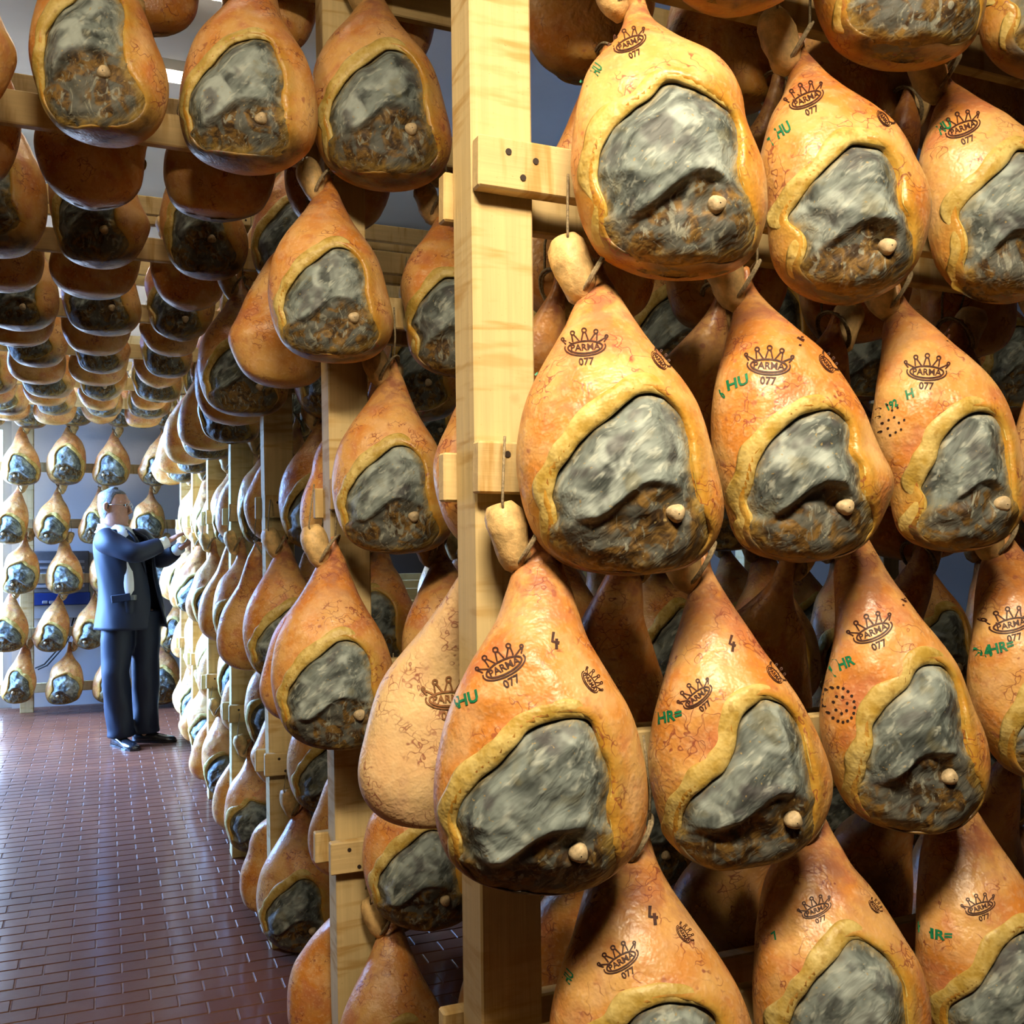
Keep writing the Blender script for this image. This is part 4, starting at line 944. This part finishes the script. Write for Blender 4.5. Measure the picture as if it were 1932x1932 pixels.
for sg in (1, -1):
    obj('eye', mesh_from('eye', *ellipsoid(hp(0.0865, sg * 0.031, 0.010), (0.011, 0.011, 0.007), 12, 8), M_EYE), body)
# hair: cap over the back and top of the head, short, side-parted
V = []
for i in range(13):
    p = i / 12
    for k in range(32):
        a_ = 2 * math.pi * k / 32; cf = math.cos(a_); sf = math.sin(a_)
        lowz = -0.085 + 0.170 * sstep(-0.55, 0.60, cf)
        z = 0.134 - (0.134 - lowz) * p
        zz = np.array([q[0] for q in rings]); fr = np.interp(min(z, 0.118), zz, [q[1] for q in rings]); bk = np.interp(min(z, 0.118), zz, [q[2] for q in rings]); wd = np.interp(min(z, 0.118), zz, [q[3] for q in rings])
        th = 0.011 - 0.007 * p if p < 0.95 else 0.002
        top = 1.0 if p > 0.05 else 0.4
        bump_ = 1 + 0.03 * math.sin(7 * a_ + 9 * p)
        V.append(hp(((fr if cf > 0 else bk) + th) * cf * top * bump_, (wd + th * 0.8) * sf * top * bump_, float(z)))
obj('hair', mesh_from('hair', V, grid_faces(13, 32) + [tuple(range(31, -1, -1))], M_HAIR), man)
# glasses
ps = []
for sg in (1, -1):
    ps.append(tube([hp(0.101 + 0.002 * math.cos(a_), sg * (0.032 + 0.024 * math.cos(a_)), 0.006 + 0.017 * math.sin(a_)) for a_ in [2 * math.pi * k / 20 for k in range(21)]], 0.0018, 6, False))
    ps.append(tube([hp(0.098, sg * 0.057, 0.012), hp(0.05, sg * 0.078, 0.013), hp(-0.015, sg * 0.084, 0.012)], 0.0018, 6))
ps.append(tube([hp(0.103, 0.009, 0.010), hp(0.106, 0, 0.013), hp(0.103, -0.009, 0.010)], 0.0018, 6))
gl = obj('glasses', mesh_from('glasses', *merge(ps), M_STEEL), man)
# shirt: torso shell, collar, cuffs
ps = [tube([(-0.02, -0.005, 0.93), (-0.02, -0.01, 1.05), (-0.03, -0.012, 1.2), (-0.05, -0.015, 1.32), (-0.075, -0.008, 1.42), (-0.12, 0, 1.465)], [(0.140, 0.100), (0.138, 0.100), (0.134, 0.100), (0.132, 0.100), (0.105, 0.082), (0.066, 0.062)], 24)]
obj('shirt', mesh_from('shirt', *merge(ps), M_SHIRT), man)
col = [tube([hp(-0.038 + 0.074 * math.cos(a_), 0.070 * math.sin(a_), -0.150 - 0.030 * math.cos(a_)) for a_ in [2 * math.pi * k / 24 for k in range(25)]], (0.010, 0.020), 8, False)] if False else []
rc = []
for j, (rr, zz) in enumerate([(0.070, -0.118), (0.074, -0.140), (0.082, -0.165), (0.092, -0.178)]):
    for k in range(28):
        a_ = 2 * math.pi * k / 28; rc.append(hp(-0.036 + rr * math.cos(a_), rr * 0.98 * math.sin(a_), zz - 0.026 * math.cos(a_) * (1 if math.cos(a_) > 0 else 0.2)))
o = obj('shirt_collar', mesh_from('shirt_collar', rc, grid_faces(4, 28), M_SHIRT), man); q = o.modifiers.new('t', 'SOLIDIFY'); q.thickness = 0.004
for e, w in ((ELR, WRR), (ELL, WRL)):
    d = (w - e).normalized(); obj('cuff', mesh_from('cuff', *tube([w - d * 0.075, w - d * 0.035, w + d * 0.003], [0.040, 0.039, 0.038], 18), M_SHIRT), man)
# jacket: open-fronted loft plus sleeves, folded by noise
JA0 = math.radians(-38)
def jgap(z): return 0.24 - 0.08 * math.exp(-((z - 1.10) / 0.08) ** 2) + 0.06 * float(sstep(1.15, 1.40, z)) + 0.22 * float(sstep(1.0, 0.80, z))
def jacket():
    rows = [(0.785, -0.005, 0.236, 0.180), (0.86, -0.008, 0.224, 0.172), (0.95, -0.012, 0.208, 0.158), (1.05, -0.022, 0.196, 0.142), (1.15, -0.035, 0.190, 0.142), (1.25, -0.050, 0.192, 0.148), (1.33, -0.062, 0.190, 0.146), (1.385, -0.070, 0.178, 0.132), (1.425, -0.085, 0.140, 0.108), (1.455, -0.105, 0.098, 0.086)]
    V = []; n = 44
    for zi, (z, x, rx, ry) in enumerate(rows):
        # the front gap sits where the chest faces; wider below the button
        gap = jgap(z); a0 = JA0
        for k in range(n):
            a_ = a0 + gap + (2 * math.pi - 2 * gap) * k / (n - 1)
            w = 1 + 0.030 * math.sin(5 * a_ + 7 * z) * sstep(1.35, 0.95, z) + 0.012 * math.sin(13 * a_ + 20 * z)
            V.append(Vector((x + rx * math.cos(a_) * w, ry * math.sin(a_) * w, z)))
    F = grid_faces(len(rows), n, False)
    return V, F
o = obj('jacket', mesh_from('jacket', *jacket(), M_SUIT), man)
q = o.modifiers.new('s', 'SUBSURF'); q.levels = 1; q.render_levels = 2
q = o.modifiers.new('t', 'SOLIDIFY'); q.thickness = 0.012; q.offset = -1
jk = o
def sleeve(s_, e, w, inner):
    d1 = (e - s_).normalized(); d2 = (w - e).normalized(); pts = []; rad = []
    seq = [(inner, 0.078), (s_ + d1 * -0.005, 0.086), (s_ + d1 * 0.05, 0.084), (s_ * 0.6 + e * 0.4, 0.078), (s_ * 0.3 + e * 0.7, 0.072), (e - d1 * 0.015 + d2 * 0.01, 0.070), (e * 0.75 + w * 0.25, 0.064), (e * 0.5 + w * 0.5, 0.058), (e * 0.25 + w * 0.75, 0.051), (w - d2 * 0.045, 0.047)]
    V, F = tube([p for p, r in seq], [r for p, r in seq], 20)
    out = []
    for i, v in enumerate(V):
        c = seq[i // 20][0]; a_ = 2 * math.pi * (i % 20) / 20
        k = 1 + 0.07 * math.sin(3 * a_ + 2.3 * (i // 20)) * (1 if 2 < i // 20 < 8 else 0.3)
        out.append(c + (Vector(v) - c) * k)
    return out, F
for s_, e, w in ((SHR, ELR, WRR), (SHL, ELL, WRL)):
    o = obj('sleeve', mesh_from('sleeve', *sleeve(s_, e, w, Vector((-0.075, 0, 1.375)) * 0.55 + s_ * 0.45), M_SUIT), jk)
    q = o.modifiers.new('s', 'SUBSURF'); q.levels = 1; q.render_levels = 2
# lapels, pocket flap, hem
for sg in (1, -1):
    pts = []
    for z, x, rx, ry in ((1.452, -0.100, 0.100, 0.090), (1.40, -0.078, 0.165, 0.126), (1.33, -0.062, 0.190, 0.146), (1.25, -0.050, 0.192, 0.148), (1.16, -0.036, 0.190, 0.143)):
        a_ = JA0 + sg * (jgap(z) + 0.05); pts.append((x + rx * 1.02 * math.cos(a_), ry * 1.02 * math.sin(a_), z))
    obj('lapel', mesh_from('lapel', *tube(pts, [(0.010, 0.010), (0.024, 0.010), (0.026, 0.010), (0.018, 0.009), (0.006, 0.006)], 10), M_SUIT), jk)
obj('pocket_flap', box_mesh('pocket_flap', -0.06, 0.06, -0.006, 0.006, -0.025, 0.025, M_SUIT, 0.003), jk, (-0.075, -0.160, 1.00), (0, math.radians(-8), math.radians(-12)))
# trousers
def leg(hip, knee, ank, fx):
    seq = [(hip + Vector((0, 0, 0.06)), 0.108), (hip, 0.108), (hip * 0.6 + knee * 0.4, 0.102), (hip * 0.25 + knee * 0.75, 0.094), (knee, 0.091), (knee * 0.7 + ank * 0.3, 0.088), (knee * 0.35 + ank * 0.65, 0.087), (ank + Vector((0, 0, 0.02)), 0.088), (ank - Vector((0, 0, 0.035)), 0.090)]
    V, F = tube([p for p, r in seq], [(r * 0.92, r) for p, r in seq], 26)
    out = []
    for i, v in enumerate(V):
        c = seq[i // 26][0]; a_ = 2 * math.pi * (i % 26) / 26; row = i // 26
        k = 1 + 0.045 * math.sin(2 * a_ + 1.9 * row + fx) + 0.035 * math.sin(5 * a_ - 2.5 * row) * (row > 4)
        out.append(c + (Vector(v) - c) * k)
    return out, F
tr = empty('trousers', (0, 0, 0)); bpy.data.objects.remove(tr)
V, F = merge([leg(Vector((-0.088, -0.035, 0.84)), KR + Vector((-0.004, -0.005, 0)), AR, 0.4), leg(Vector((0.075, 0.035, 0.84)), KL, AL, 2.0), tube([(-0.02, 0, 0.80), (-0.02, 0, 0.90), (-0.02, 0, 0.96), (-0.02, 0, 1.0)], [(0.15, 0.10), (0.165, 0.115), (0.158, 0.112), (0.15, 0.108)], 26)])
remeshed('trousers', (V, F), M_SUIT, 0.010, man, 3)
# belt and shoes
obj('belt', mesh_from('belt', *tube([(-0.02, 0, 0.985), (-0.02, 0, 1.018)], [(0.160, 0.118), (0.157, 0.115)], 30), M_SHOE, False), man)
def shoe(a, d):
    d = Vector(d).normalized(); s_ = Vector((-d.y, d.x, 0)); P = Vector((a.x, a.y, 0))
    sec = [(-0.085, 0.020, 0.050), (-0.078, 0.034, 0.078), (-0.045, 0.038, 0.092), (0.0, 0.038, 0.090), (0.05, 0.040, 0.070), (0.10, 0.047, 0.056), (0.15, 0.047, 0.047), (0.19, 0.036, 0.038), (0.205, 0.016, 0.026)]
    V = []
    for x, w, h in sec:
        for k in range(16):
            a_ = 2 * math.pi * k / 16; zz = 0.012 + (h - 0.012) * max(0.0, math.sin(a_)) ** 0.8 if math.sin(a_) > 0 else 0.012 + 0.004 * math.sin(a_)
            V.append(P + d * x + s_ * (w * math.cos(a_)) + Vector((0, 0, zz)))
    F = grid_faces(len(sec), 16) + [tuple(range(15, -1, -1)), tuple(len(V) - 16 + k for k in range(16))]
    o = obj('shoe', mesh_from('shoe', V, F, M_SHOE), man)
    V = []
    for zz in (0.0005, 0.014):
        for x, w, h in sec:
            V.append(P + d * x * 1.02 + s_ * (w * 1.05) + Vector((0, 0, zz)))
        for x, w, h in reversed(sec):
            V.append(P + d * x * 1.02 - s_ * (w * 1.05) + Vector((0, 0, zz)))
    n = 2 * len(sec)
    obj('sole', mesh_from('sole', V, [tuple(range(n - 1, -1, -1)), tuple(range(n, 2 * n))] + [(i, (i + 1) % n, n + (i + 1) % n, n + i) for i in range(n)], M_SHOE, False), o)
shoe(AR + Vector((0.0, -0.01, 0)), (0.45, -0.9, 0)); shoe(AL, (0.93, -0.36, 0))

# loose string ends on the lowest rail of the seventh rack
rk_ = [o for o in bpy.data.objects if o.name.startswith('ham_rack') and abs(o.location.y - RY['B']) < 0.01][0]
def lp(px, py): p = world_at(px, py, RY['B'] - RT - 0.012); return Vector((p.x, p.y - RY['B'], p.z))
c1 = [lp(*q) for q in [(738, 1560), (722, 1568), (716, 1590), (704, 1612), (696, 1645), (690, 1678)]]
c2 = [lp(*q) for q in [(738, 1562), (728, 1572), (716, 1584), (715, 1615), (716, 1645), (707, 1668)]]
for c_ in (c1, c2): obj('string', mesh_from('string', *tube(catmull([tuple(p) for p in c_], 24, False), 0.0022, 6), M_CORD), rk_)
